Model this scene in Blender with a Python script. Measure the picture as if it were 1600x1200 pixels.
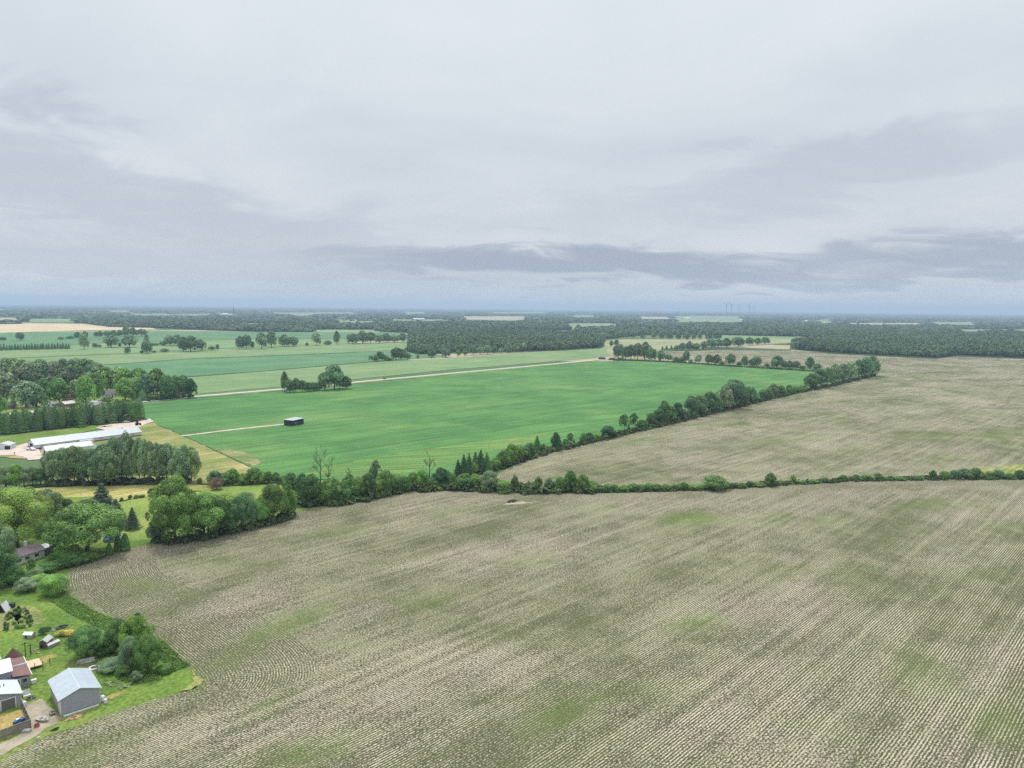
import bpy, math, random
import numpy as np
from mathutils import Vector
from mathutils.geometry import delaunay_2d_cdt
SC = bpy.context.scene
COL = SC.collection
for o in list(bpy.data.objects): bpy.data.objects.remove(o)
R = math.radians
# ------------------------------------------------------------------ camera
CAM_H = 80.0; FPX = 1110.0; PITCH = R(6.094); ROLL = R(0.573)
_V = np.array([0, math.sin(PITCH), math.cos(PITCH)]); _F = np.array([0, math.cos(PITCH), -math.sin(PITCH)]); _X = np.array([1., 0, 0])
_R = math.cos(ROLL)*_X + math.sin(ROLL)*_V; _U = -math.sin(ROLL)*_X + math.cos(ROLL)*_V
cd = bpy.data.cameras.new('camera'); cam = bpy.data.objects.new('camera', cd); COL.objects.link(cam)
from mathutils import Matrix
M3 = Matrix((( _R[0], _U[0], -_F[0]), (_R[1], _U[1], -_F[1]), (_R[2], _U[2], -_F[2])))
cam.matrix_world = Matrix.Translation((0, 0, CAM_H)) @ M3.to_4x4()
cd.sensor_width = 36; cd.lens = 36*FPX/1600; cd.clip_start = 1; cd.clip_end = 90000
SC.camera = cam
# ------------------------------------------------------------------ light and sky
SUN_EL = R(62); SUN_AZ = R(-28)          # azimuth from +Y towards +X
sd = bpy.data.lights.new('sun', 'SUN'); sd.energy = 1.5; sd.angle = R(10); sd.color = (1.0, 0.95, 0.88)
sun = bpy.data.objects.new('sun', sd); COL.objects.link(sun)
sv = Vector((math.sin(SUN_AZ)*math.cos(SUN_EL), math.cos(SUN_AZ)*math.cos(SUN_EL), math.sin(SUN_EL)))
sun.rotation_euler = (-sv).to_track_quat('-Z', 'Y').to_euler(); sun.location = (0, 0, 300)
SC.view_settings.view_transform = 'Standard'; SC.view_settings.look = 'None'
SC.view_settings.exposure = 0.78; SC.view_settings.gamma = 1.0
SC.cycles.use_denoising = False; SC.cycles.use_adaptive_sampling = False
SC.cycles.max_bounces = 5; SC.cycles.diffuse_bounces = 2; SC.cycles.transmission_bounces = 2
SC.cycles.transparent_max_bounces = 4; SC.cycles.volume_bounces = 0
SC.cycles.caustics_reflective = False; SC.cycles.caustics_refractive = False

class N:                                   # small node-graph helper
    def __init__(s, tree): s.t = tree; s.n = tree.nodes; s.l = tree.links
    def node(s, typ, **kw):
        ins = kw.pop('ins', {})
        n = s.n.new(typ)
        for k, v in kw.items(): setattr(n, k, v)
        for k, v in ins.items(): s.put(n.inputs[k], v)
        return n
    def put(s, sock, v):
        if hasattr(v, 'is_linked') or isinstance(v, bpy.types.NodeSocket): s.l.new(v, sock)
        else:
            if sock.type in ('RGBA',) and len(v) == 3: v = (*v, 1)
            sock.default_value = v
    def m(s, op, a, b=0.0, c=None, clamp=False):
        n = s.n.new('ShaderNodeMath'); n.operation = op; n.use_clamp = clamp
        s.put(n.inputs[0], a); s.put(n.inputs[1], b)
        if c is not None: s.put(n.inputs[2], c)
        return n.outputs[0]
    def vm(s, op, a, b=(0, 0, 0)):
        n = s.n.new('ShaderNodeVectorMath'); n.operation = op
        s.put(n.inputs[0], a)
        if op == 'SCALE': s.put(n.inputs[3], b)
        else: s.put(n.inputs[1], b)
        return n.outputs[0]
    def mix(s, f, a, b, blend='MIX'):
        n = s.n.new('ShaderNodeMix'); n.data_type = 'RGBA'; n.blend_type = blend
        s.put(n.inputs[0], f); s.put(n.inputs[6], a); s.put(n.inputs[7], b)
        return n.outputs[2]
    def noise(s, vec, scale, detail=3, rough=0.55, dist=0.0, fac=True):
        n = s.node('ShaderNodeTexNoise', ins={'Vector': vec, 'Scale': scale, 'Detail': detail, 'Roughness': rough, 'Distortion': dist})
        return n.outputs[0] if fac else n.outputs[1]
    def step(s, v, lo, hi):                # smooth 0..1 between lo and hi
        n = s.node('ShaderNodeMapRange', interpolation_type='SMOOTHSTEP', ins={'Value': v, 'From Min': lo, 'From Max': hi})
        return n.outputs[0]
    def mapping(s, vec, loc=(0, 0, 0), rot=(0, 0, 0), scale=(1, 1, 1)):
        n = s.node('ShaderNodeMapping', ins={'Vector': vec, 'Location': loc, 'Rotation': rot, 'Scale': scale})
        return n.outputs[0]

world = bpy.data.worlds.new('World'); SC.world = world; world.use_nodes = True
w = N(world.node_tree); w.n.clear()
sky = w.node('ShaderNodeTexSky', sky_type='NISHITA'); sky.sun_disc = False
sky.sun_elevation = SUN_EL; sky.sun_rotation = SUN_AZ; sky.air_density = 1.2; sky.dust_density = 3
tc = w.node('ShaderNodeTexCoord').outputs['Generated']
sx = w.node('ShaderNodeSeparateXYZ', ins={0: tc})
dx, dy, dz = sx.outputs
zz = w.m('MAXIMUM', dz, 0.0)
inv = w.m('DIVIDE', 1.0, w.m('ADD', zz, 0.16))
cv = w.node('ShaderNodeCombineXYZ', ins={0: w.m('MULTIPLY', dx, inv), 1: w.m('MULTIPLY', dy, inv), 2: 0.37}).outputs[0]
n1 = w.noise(w.mapping(cv, loc=(3.1, 7.3, 0), scale=(0.9, 0.9, 1)), 0.9, 6, 0.52, 0.8)
n2 = w.noise(w.mapping(cv, loc=(11.1, 2.3, 0), scale=(0.8, 1.0, 1)), 2.2, 5, 0.55, 0.9)
n3 = w.noise(w.mapping(cv, loc=(1.7, 4.3, 2), rot=(0, 0, 0.3)), 0.35, 3, 0.5, 0.0)
nn = w.m('ADD', w.m('ADD', w.m('MULTIPLY', n1, 0.46), w.m('MULTIPLY', n2, 0.16)), w.m('MULTIPLY', n3, 0.38))
def bank(ax, ez, wx, wz, tilt=0.0):        # a darker bank of cloud: azimuth, elevation (sines) and half sizes
    az = w.m('ARCTAN2', dx, dy)
    u = w.m('DIVIDE', w.m('SUBTRACT', az, ax), wx)
    v = w.m('DIVIDE', w.m('SUBTRACT', w.m('SUBTRACT', dz, ez), w.m('MULTIPLY', w.m('SUBTRACT', az, ax), tilt)), wz)
    v = w.m('ADD', v, w.m('MULTIPLY', w.m('SUBTRACT', n2, 0.5), 3.4))
    v = w.m('ADD', v, w.m('MULTIPLY', w.m('SUBTRACT', n1, 0.5), 2.6))
    return w.step(w.m('ADD', w.m('MULTIPLY', u, u), w.m('MULTIPLY', v, v)), 1.7, 0.0)
cloud = w.step(nn, 0.33, 0.65)
bk = w.m('MAXIMUM', bank(0.10, 0.062, 0.42, 0.024, -0.02), w.m('MULTIPLY', bank(0.60, 0.060, 0.30, 0.026), 0.85))
bk = w.m('MAXIMUM', bk, w.m('MULTIPLY', bank(-0.62, 0.150, 0.42, 0.055, -0.15), 0.45))
bk = w.m('MAXIMUM', bk, w.m('MULTIPLY', bank(0.50, 0.175, 0.40, 0.035, 0.1), 0.35))
bk = w.m('MAXIMUM', bk, w.m('MULTIPLY', bank(-0.2, 0.060, 0.9, 0.030), 0.35))
# overcast: brighter towards the zenith, thick cloud with thin paler breaks
up = w.step(zz, 0.0, 0.42)
pale = w.mix(up, (0.455, 0.47, 0.495), (0.49, 0.52, 0.545))
dark = w.mix(up, (0.36, 0.385, 0.425), (0.415, 0.45, 0.485))
c = w.mix(cloud, dark, pale)
c = w.mix(w.m('MULTIPLY', bk, 0.90), c, (0.225, 0.255, 0.32))
zen = w.step(zz, 0.40, 0.95)
c = w.mix(zen, c, (1.10, 1.10, 1.12))
bg1 = w.node('ShaderNodeBackground', ins={'Color': sky.outputs[0], 'Strength': 0.05})
bg2 = w.node('ShaderNodeBackground', ins={'Color': c, 'Strength': 0.97})
ms = w.node('ShaderNodeMixShader', ins={0: 0.93, 1: bg1.outputs[0], 2: bg2.outputs[0]})
wo = w.node('ShaderNodeOutputWorld', ins={'Surface': ms.outputs[0]})

# ------------------------------------------------------------------ materials
def newmat(name):
    m = bpy.data.materials.new(name); m.use_nodes = True
    n = N(m.node_tree); n.n.clear(); return m, n
def finish(m, n, col, rough=0.85, bump=None, bstr=0.3, bdist=0.1, spec=0.2, metal=0.0, trans=0.0):
    b = n.node('ShaderNodeBsdfPrincipled', ins={'Base Color': col, 'Roughness': rough, 'Specular IOR Level': spec, 'Metallic': metal})
    if bump is not None:
        bp = n.node('ShaderNodeBump', ins={'Strength': bstr, 'Distance': bdist, 'Height': bump}); n.put(b.inputs['Normal'], bp.outputs[0])
    out = b.outputs[0]
    if trans:
        t = n.node('ShaderNodeBsdfTranslucent', ins={'Color': col}); out = n.node('ShaderNodeMixShader', ins={0: trans, 1: out, 2: t.outputs[0]}).outputs[0]
    n.node('ShaderNodeOutputMaterial', ins={'Surface': out}); return m
def pos(n): return n.node('ShaderNodeNewGeometry').outputs['Position']
def objc(n): return n.node('ShaderNodeTexCoord').outputs['Object']
def attr(n, a): return n.node('ShaderNodeAttribute', attribute_name=a).outputs['Fac']
MC = {}
def plain(name, col, rough=0.7, var=0.15, scale=3.0, metal=0.0, spec=0.3):
    if name in MC: return MC[name]
    m, n = newmat(name); o = objc(n)
    a = n.noise(o, scale, 4); b = n.noise(o, scale*0.17, 2)
    f = n.m('ADD', n.m('MULTIPLY', a, 0.6), n.m('MULTIPLY', b, 0.4))
    lo = tuple(x*(1-var*1.6) for x in col); hi = tuple(min(1, x*(1+var)) for x in col)
    MC[name] = finish(m, n, n.mix(n.step(f, 0.3, 0.7), lo, hi), rough, a, 0.15, 0.02, spec, metal); return MC[name]
def ribbed(name, col, period=0.25, axis=0, rough=0.45, metal=0.0, var=0.08, depth=0.5):   # metal sheet or boards: ribs along one local axis
    if name in MC: return MC[name]
    m, n = newmat(name); o = objc(n); s = n.node('ShaderNodeSeparateXYZ', ins={0: o}).outputs
    v = n.m('ADD', s[0], s[1]) if axis == 3 else s[axis]
    fr = n.m('FRACT', n.m('DIVIDE', v, period)); rib = n.m('LESS_THAN', fr, 0.14)
    d = n.noise(o, 0.8, 5, 0.65); d2 = n.noise(n.mapping(o, scale=(0.3, 0.3, 3)), 2.0, 3)
    f = n.m('ADD', n.m('MULTIPLY', d, 0.6), n.m('MULTIPLY', d2, 0.4))
    c = n.mix(n.step(f, 0.3, 0.68), tuple(x*(1-2*var) for x in col), col)
    c = n.mix(n.m('MULTIPLY', rib, depth*0.5), c, tuple(x*0.55 for x in col))
    MC[name] = finish(m, n, c, rough, rib, 0.4, 0.02, 0.4, metal); return MC[name]
def shingle(name, col, period=0.35):
    if name in MC: return MC[name]
    m, n = newmat(name); o = objc(n)
    br = n.node('ShaderNodeTexBrick', ins={'Vector': o, 'Scale': 1.0, 'Mortar Size': 0.02, 'Brick Width': 0.5, 'Row Height': period,
        'Color1': (*[x*0.8 for x in col], 1), 'Color2': (*[min(1, x*1.2) for x in col], 1), 'Mortar': (*[x*0.55 for x in col], 1)})
    c = n.mix(n.m('MULTIPLY', n.noise(o, 1.2, 5), 0.6), br.outputs[0], tuple(x*0.6 for x in col))
    MC[name] = finish(m, n, c, 0.9, n.noise(o, 12, 2), 0.3, 0.02); return MC[name]

def foliage_mat(name, trans=0.35):
    m, n = newmat(name)
    oi = n.node('ShaderNodeObjectInfo'); v = attr(n, 'v')
    p = pos(n); big = n.noise(p, 0.9, 2)
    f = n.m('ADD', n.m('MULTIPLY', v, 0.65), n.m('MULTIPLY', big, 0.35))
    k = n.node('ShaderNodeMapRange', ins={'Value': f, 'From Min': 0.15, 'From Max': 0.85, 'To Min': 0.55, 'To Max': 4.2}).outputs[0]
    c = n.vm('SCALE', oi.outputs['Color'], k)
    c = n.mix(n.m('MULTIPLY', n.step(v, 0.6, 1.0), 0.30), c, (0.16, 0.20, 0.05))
    return finish(m, n, c, 0.65, spec=0.25, trans=trans)
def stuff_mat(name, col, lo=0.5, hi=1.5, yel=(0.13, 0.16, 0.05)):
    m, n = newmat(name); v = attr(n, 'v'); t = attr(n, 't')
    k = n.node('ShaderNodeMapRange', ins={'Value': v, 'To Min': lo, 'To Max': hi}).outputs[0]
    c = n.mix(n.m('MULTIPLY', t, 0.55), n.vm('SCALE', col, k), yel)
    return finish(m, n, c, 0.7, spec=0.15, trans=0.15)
M_FOL = foliage_mat('foliage'); 
def bark_mat():
    m, n = newmat('bark'); o = objc(n)
    a = n.noise(n.mapping(o, scale=(6, 6, 1)), 3, 4)
    return finish(m, n, n.mix(a, (0.05, 0.04, 0.03), (0.17, 0.14, 0.11)), 0.95, a, 0.6, 0.05)
M_BARK = bark_mat()
M_DEAD = plain('dead_wood', (0.10, 0.09, 0.08), 0.9, 0.2, 4)

STREAK = 0.26
def grass_mat(name, dark, light, dry, dryamt=0.5, rows=None, sc=1.0, mow=0.0):
    m, n = newmat(name); p = pos(n)
    a = n.noise(p, 0.05*sc, 5, 0.6, 0.3); b = n.noise(p, 1.1, 4, 0.7); d = n.noise(n.mapping(p, loc=(50, 20, 0)), 0.022*sc, 4, 0.6, 0.5)
    c = n.mix(n.step(a, 0.35, 0.65), dark, light)
    c = n.mix(n.m('MULTIPLY', n.step(d, 0.5, 0.68), dryamt), c, dry)
    k = n.node('ShaderNodeMapRange', ins={'Value': b, 'From Min': 0.3, 'From Max': 0.7, 'To Min': 0.5, 'To Max': 1.5}).outputs[0]
    if rows is not None:
        ang, per, amt = rows
        q = n.mapping(n.vm('ADD', p, n.vm('SCALE', n.noise(p, 0.03, 2, fac=False), 1.5)), rot=(0, 0, ang)); s = n.node('ShaderNodeSeparateXYZ', ins={0: q}).outputs[0]
        wv = n.m('SINE', n.m('MULTIPLY', s, 2*math.pi/per))
        st = n.noise(n.mapping(q, scale=(1, 0.06, 1)), 0.35, 4, 0.6)
        k = n.m('MULTIPLY', k, n.m('ADD', 1.0, n.m('MULTIPLY', wv, amt)))
        k = n.m('MULTIPLY', k, n.node('ShaderNodeMapRange', ins={'Value': st, 'From Min': 0.3, 'From Max': 0.7, 'To Min': 1-STREAK, 'To Max': 1+STREAK}).outputs[0])
    if rows is not None and rows[1] < 3:
        tr = n.m('FRACT', n.m('DIVIDE', s, 27.0)); near = n.m('MAXIMUM', n.m('LESS_THAN', tr, 0.022), n.m('LESS_THAN', n.m('ABSOLUTE', n.m('SUBTRACT', tr, 0.09)), 0.011))
        k = n.m('MULTIPLY', k, n.m('SUBTRACT', 1.0, n.m('MULTIPLY', near, 0.28)))
    return finish(m, n, n.vm('SCALE', c, k), 0.9, b, 0.5, 0.1, 0.1)

def stubble_mat(name, per, ang, green=0.5, tint=(1, 1, 1)):
    # young crop rows in last year's pale residue; rows follow the headland near the field edge
    m, n = newmat(name); p = pos(n)
    wob = n.vm('SCALE', n.vm('SUBTRACT', n.noise(p, 0.06, 2, fac=False), (0.5, 0.5, 0.5)), 0.5)
    wob = n.vm('ADD', wob, n.vm('SCALE', n.vm('SUBTRACT', n.noise(p, 1.3, 2, fac=False), (0.5, 0.5, 0.5)), 0.32))
    q = n.mapping(n.vm('ADD', p, wob), rot=(0, 0, ang))
    s = n.node('ShaderNodeSeparateXYZ', ins={0: q}).outputs
    edge = attr(n, 'edge'); weed = attr(n, 'weed')
    isin = n.m('GREATER_THAN', attr(n, 'hl'), 0.0)
    rc = n.m('ADD', n.m('MULTIPLY', edge, isin), n.m('MULTIPLY', s[0], n.m('SUBTRACT', 1.0, isin)))
    ph = n.m('MULTIPLY', rc, 2*math.pi/per)
    row = n.m('ADD', n.m('MULTIPLY', n.m('SINE', ph), 0.5), 0.5)
    spk = n.noise(p, 2.3, 3, 0.75)
    sp2 = n.noise(n.mapping(p, loc=(9, 4, 0)), 1.1, 3, 0.7)
    # stripes some passes wide and long streaks along the driving direction
    lane = n.noise(n.mapping(q, scale=(0.45, 0.012, 1)), 1.0, 4, 0.65)
    lane = n.m('ADD', n.m('MULTIPLY', lane, n.m('SUBTRACT', 1.0, isin)), n.m('MULTIPLY', isin, 0.5))
    big = n.noise(n.mapping(q, scale=(1, 0.55, 1)), 0.022, 5, 0.6, 0.6)
    pink = n.noise(n.mapping(q, loc=(33, 11, 0), scale=(1, 0.5, 1)), 0.035, 4, 0.6)
    res = n.mix(n.step(pink, 0.42, 0.66), (0.43*tint[0], 0.41*tint[1], 0.28*tint[2]), (0.51*tint[0], 0.455*tint[1], 0.36*tint[2]))
    soil = (0.058, 0.056, 0.040)
    f = n.m('ADD', n.m('MULTIPLY', spk, 1.0), n.m('MULTIPLY', n.m('SUBTRACT', lane, 0.5), 0.24))
    rs = n.m('MULTIPLY', n.step(n.noise(p, 0.07, 3, 0.6), 0.38, 0.62), 0.22)
    f = n.m('ADD', f, n.m('MULTIPLY', n.m('SUBTRACT', row, 0.5), n.m('MULTIPLY', n.m('ADD', rs, 0.06), n.m('SUBTRACT', 1.0, n.m('MULTIPLY', isin, 0.45)))))
    f = n.m('SUBTRACT', f, n.m('MULTIPLY', n.m('SUBTRACT', big, 0.5), 0.20))
    c = n.mix(n.step(f, 0.42, 0.68), soil, res)
    g = n.m('ADD', n.m('MULTIPLY', n.m('SUBTRACT', 1.0, row), 0.30), n.m('MULTIPLY', sp2, 0.62))
    g = n.m('ADD', g, n.m('MULTIPLY', n.m('SUBTRACT', big, 0.5), 1.15))
    g = n.m('ADD', g, n.m('MULTIPLY', n.m('MULTIPLY', weed, n.m('ADD', n.m('MULTIPLY', n.noise(p, 0.25, 5, 0.75), 1.6), n.m('MULTIPLY', row, -0.35))), 0.36))
    g = n.m('ADD', g, n.m('MULTIPLY', n.m('SUBTRACT', 0.5, lane), 0.2))
    gf = n.m('MULTIPLY', n.step(g, 0.53-0.30*green, 0.93-0.30*green), 0.82)
    gc = n.mix(weed, (0.085, 0.105, 0.042), (0.095, 0.145, 0.035))
    c = n.mix(gf, c, gc)
    return finish(m, n, c, 0.95, n.m('ADD', row, spk), 0.5, 0.12, 0.05)

# ------------------------------------------------------------------ geometry helpers
def G(px, py, z=0.0):                      # where the sight line of a photo point meets the ground: used to survey the site plan
    d = _F*FPX + _R*(px-800) + _U*(600-py); t = (z-CAM_H)/d[2]; return float(d[0]*t), float(d[1]*t)
def depth(x, y): return float(np.dot(np.array([x, y, -CAM_H]), _F))
def link(name, me, parent=None):
    o = bpy.data.objects.new(name, me); COL.objects.link(o)
    if parent: o.parent = parent
    return o
def tag(o, label=None, cat=None, group=None, kind=None):
    if label: o['label'] = label
    if cat: o['category'] = cat
    if group: o['group'] = group
    if kind: o['kind'] = kind
    return o
def empty(name, loc, rz=0.0, label=None, cat=None, group=None):
    o = link(name, None); o.location = (loc[0], loc[1], loc[2] if len(loc) > 2 else 0); o.rotation_euler.z = rz
    o.empty_display_size = 0.5
    return tag(o, label, cat, group)
class MB:
    def __init__(s): s.v = []; s.f = []
    def add(s, vs, fs):
        b = len(s.v); s.v += [tuple(v) for v in vs]; s.f += [tuple(b+i for i in f) for f in fs]; return s
    def box(s, x0, x1, y0, y1, z0, z1):
        return s.add([(x0,y0,z0),(x1,y0,z0),(x1,y1,z0),(x0,y1,z0),(x0,y0,z1),(x1,y0,z1),(x1,y1,z1),(x0,y1,z1)],
                     [(0,3,2,1),(4,5,6,7),(0,1,5,4),(1,2,6,5),(2,3,7,6),(3,0,4,7)])
    def tube(s, a, b, r0, r1=None, k=8, cap=True):
        r1 = r0 if r1 is None else r1; a = Vector(a); b = Vector(b); d = (b-a).normalized()
        u = d.orthogonal().normalized(); v = d.cross(u)
        vs = [a+(u*math.cos(2*math.pi*i/k)+v*math.sin(2*math.pi*i/k))*r0 for i in range(k)] + [b+(u*math.cos(2*math.pi*i/k)+v*math.sin(2*math.pi*i/k))*r1 for i in range(k)]
        fs = [(i, (i+1) % k, k+(i+1) % k, k+i) for i in range(k)]
        if cap: fs += [tuple(range(k))[::-1], tuple(range(k, 2*k))]
        return s.add(vs, fs)
    def prism(s, poly, z0, z1):            # vertical prism over a 2-D outline
        k = len(poly); vs = [(x, y, z0) for x, y in poly]+[(x, y, z1) for x, y in poly]
        return s.add(vs, [tuple(range(k))[::-1], tuple(range(k, 2*k))]+[(i, (i+1) % k, k+(i+1) % k, k+i) for i in range(k)])
    def prism_y(s, poly, y0, y1):          # outline in x,z pushed along y
        k = len(poly); vs = [(x, y0, z) for x, z in poly]+[(x, y1, z) for x, z in poly]
        return s.add(vs, [tuple(range(k)), tuple(range(k, 2*k))[::-1]]+[((i+1) % k, i, k+i, k+(i+1) % k) for i in range(k)])
    def lathe(s, prof, c=(0, 0), k=14):
        vs = []; fs = []
        for r, z in prof: vs += [(c[0]+r*math.cos(2*math.pi*i/k), c[1]+r*math.sin(2*math.pi*i/k), z) for i in range(k)]
        for j in range(len(prof)-1): fs += [(j*k+i, j*k+(i+1) % k, (j+1)*k+(i+1) % k, (j+1)*k+i) for i in range(k)]
        fs += [tuple(range(k))[::-1], tuple(range((len(prof)-1)*k, len(prof)*k))]
        return s.add(vs, fs)
    def build(s, name, mat, parent=None, smooth=False):
        me = bpy.data.meshes.new(name); me.from_pydata([tuple(v) for v in s.v], [], s.f); me.materials.append(mat)
        if smooth: me.polygons.foreach_set('use_smooth', [True]*len(me.polygons))
        me.validate(); me.update(); return link(name, me, parent)
def np_mesh(name, V, F, mat, attrs=None, smooth=False):   # V (n,3), F (m,k) equal-sided faces
    me = bpy.data.meshes.new(name); F = np.asarray(F, np.int32); k = F.shape[1]
    me.vertices.add(len(V)); me.vertices.foreach_set('co', np.asarray(V, np.float32).ravel())
    me.loops.add(F.size); me.loops.foreach_set('vertex_index', F.ravel())
    me.polygons.add(len(F)); me.polygons.foreach_set('loop_start', np.arange(0, F.size, k, dtype=np.int32))
    if smooth: me.polygons.foreach_set('use_smooth', np.ones(len(F), bool))
    for a, val in (attrs or {}).items():
        at = me.attributes.new(a, 'FLOAT', 'POINT'); at.data.foreach_set('value', np.asarray(val, np.float32))
    me.materials.append(mat); me.update(calc_edges=True); return me
# --- ground sheets: outline surveyed point by point, filled with a grid of points so that it can carry attributes
def densify(pts, step, jit, rng):
    out = []
    for i in range(len(pts)):
        a = np.array(pts[i]); b = np.array(pts[(i+1) % len(pts)]); L = np.linalg.norm(b-a); k = max(1, min(400, int(L/step)))
        for j in range(k):
            q = a+(b-a)*j/k
            out.append(q+(rng.normal(0, jit, 2) if j else 0))
    return np.array(out)
def inside(P, poly):
    x, y = P[:, 0], P[:, 1]; r = np.zeros(len(P), bool); n = len(poly); j = n-1
    for i in range(n):
        xi, yi = poly[i]; xj, yj = poly[j]
        if yi != yj:
            c = ((yi > y) != (yj > y)) & (x < (xj-xi)*(y-yi)/(yj-yi)+xi); r ^= c
        j = i
    return r
def seg_dist(P, line):
    d = np.full(len(P), 1e9)
    for a, b in zip(line[:-1], line[1:]):
        a = np.array(a); b = np.array(b); ab = b-a; t = np.clip(((P-a)@ab)/max(1e-9, ab@ab), 0, 1)
        d = np.minimum(d, np.linalg.norm(P-(a+t[:, None]*ab), axis=1))
    return d
def sheet(name, ppx, z, mat, step=8.0, jit=0.3, grid=None, fn=None, world=False, kind='structure', label=None):
    rng = np.random.default_rng(abs(hash(name)) % 1000 if False else len(name)*7+len(ppx))
    pts = ppx if world else [G(*q) for q in ppx]
    b = densify(pts, step, jit, rng); verts = [Vector(q) for q in b]; nb = len(b)
    if grid:
        lo, hi = b.min(0), b.max(0)
        gx, gy = np.meshgrid(np.arange(lo[0], hi[0], grid), np.arange(lo[1], hi[1], grid))
        P = np.stack([gx.ravel(), gy.ravel()], 1)+rng.uniform(-.2, .2, (gx.size, 2))*grid
        P = P[inside(P, b)]
        P = P[seg_dist(P, list(b)+[b[0]]) > grid*0.35] if len(P) < 60000 else P
        verts += [Vector(q) for q in P]
    r = delaunay_2d_cdt(verts, [(i, (i+1) % nb) for i in range(nb)], [list(range(nb))], 1, 1e-5)
    V = np.array([(v.x, v.y, z) for v in r[0]]); F = [tuple(f) for f in r[2]]
    F = [f for f in F if len(f) == 3]
    A = fn(V[:, :2]) if fn else None
    Fn = np.array(F); 
    a, b_, c_ = V[Fn[:, 0]], V[Fn[:, 1]], V[Fn[:, 2]]
    flip = np.cross(b_-a, c_-a)[:, 2] < 0; Fn[flip] = Fn[flip][:, ::-1]
    o = link(name, np_mesh(name, V, Fn, mat, A)); tag(o, kind=kind)
    if label: o['label'] = label
    return o
def ribbon(name, ppx, width, z, mat, step=6, jit=0.1, kind='structure'):
    pts = [np.array(G(*q)) for q in ppx]; L = []; Rr = []
    dense = []
    for a, b in zip(pts[:-1], pts[1:]):
        k = max(1, int(np.linalg.norm(b-a)/step)); dense += [a+(b-a)*j/k for j in range(k)]
    dense.append(pts[-1]); dense = np.array(dense)
    for _ in range(3): dense[1:-1] = (dense[:-2]+2*dense[1:-1]+dense[2:])/4
    t = np.gradient(dense, axis=0); t /= np.linalg.norm(t, axis=1)[:, None]; nrm = np.stack([-t[:, 1], t[:, 0]], 1)
    rng = np.random.default_rng(3)
    k = len(dense); wj = width/2+rng.normal(0, jit, (k, 2))
    A = dense+nrm*wj[:, :1]; B = dense-nrm*wj[:, 1:]
    V = np.concatenate([A, B]); V = np.concatenate([V, np.full((2*k, 1), z)], 1)
    F = np.array([(i, k+i, k+i+1, i+1) for i in range(k-1)])
    o = link(name, np_mesh(name, V, F, mat)); return tag(o, kind=kind)
# ------------------------------------------------------------------ trees: crowns of many small leaf faces gathered in clumps
def ico(sub=2):
    import bmesh
    bm = bmesh.new(); bmesh.ops.create_icosphere(bm, subdivisions=sub, radius=1)
    V = np.array([v.co[:] for v in bm.verts]); F = np.array([[v.index for v in f.verts] for f in bm.faces]); bm.free(); return V, F
ICO = {1: ico(1), 2: ico(2), 3: ico(3)}
def unit(a): return a/np.maximum(1e-9, np.linalg.norm(a, axis=-1, keepdims=True))
def leaf_quads(P, Nn, size, rng, v):
    n = len(P); t = unit(np.cross(Nn, rng.normal(size=(n, 3)))); b = np.cross(Nn, t)
    s = size*rng.uniform(0.6, 1.35, (n, 1)); a = s*rng.uniform(0.7, 1.2, (n, 1))
    V = np.stack([P-t*s, P-b*a*0.8, P+t*s, P+b*a*0.8], 1).reshape(-1, 3)
    return V, np.arange(4*n).reshape(-1, 4), np.repeat(v, 4)
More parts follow.
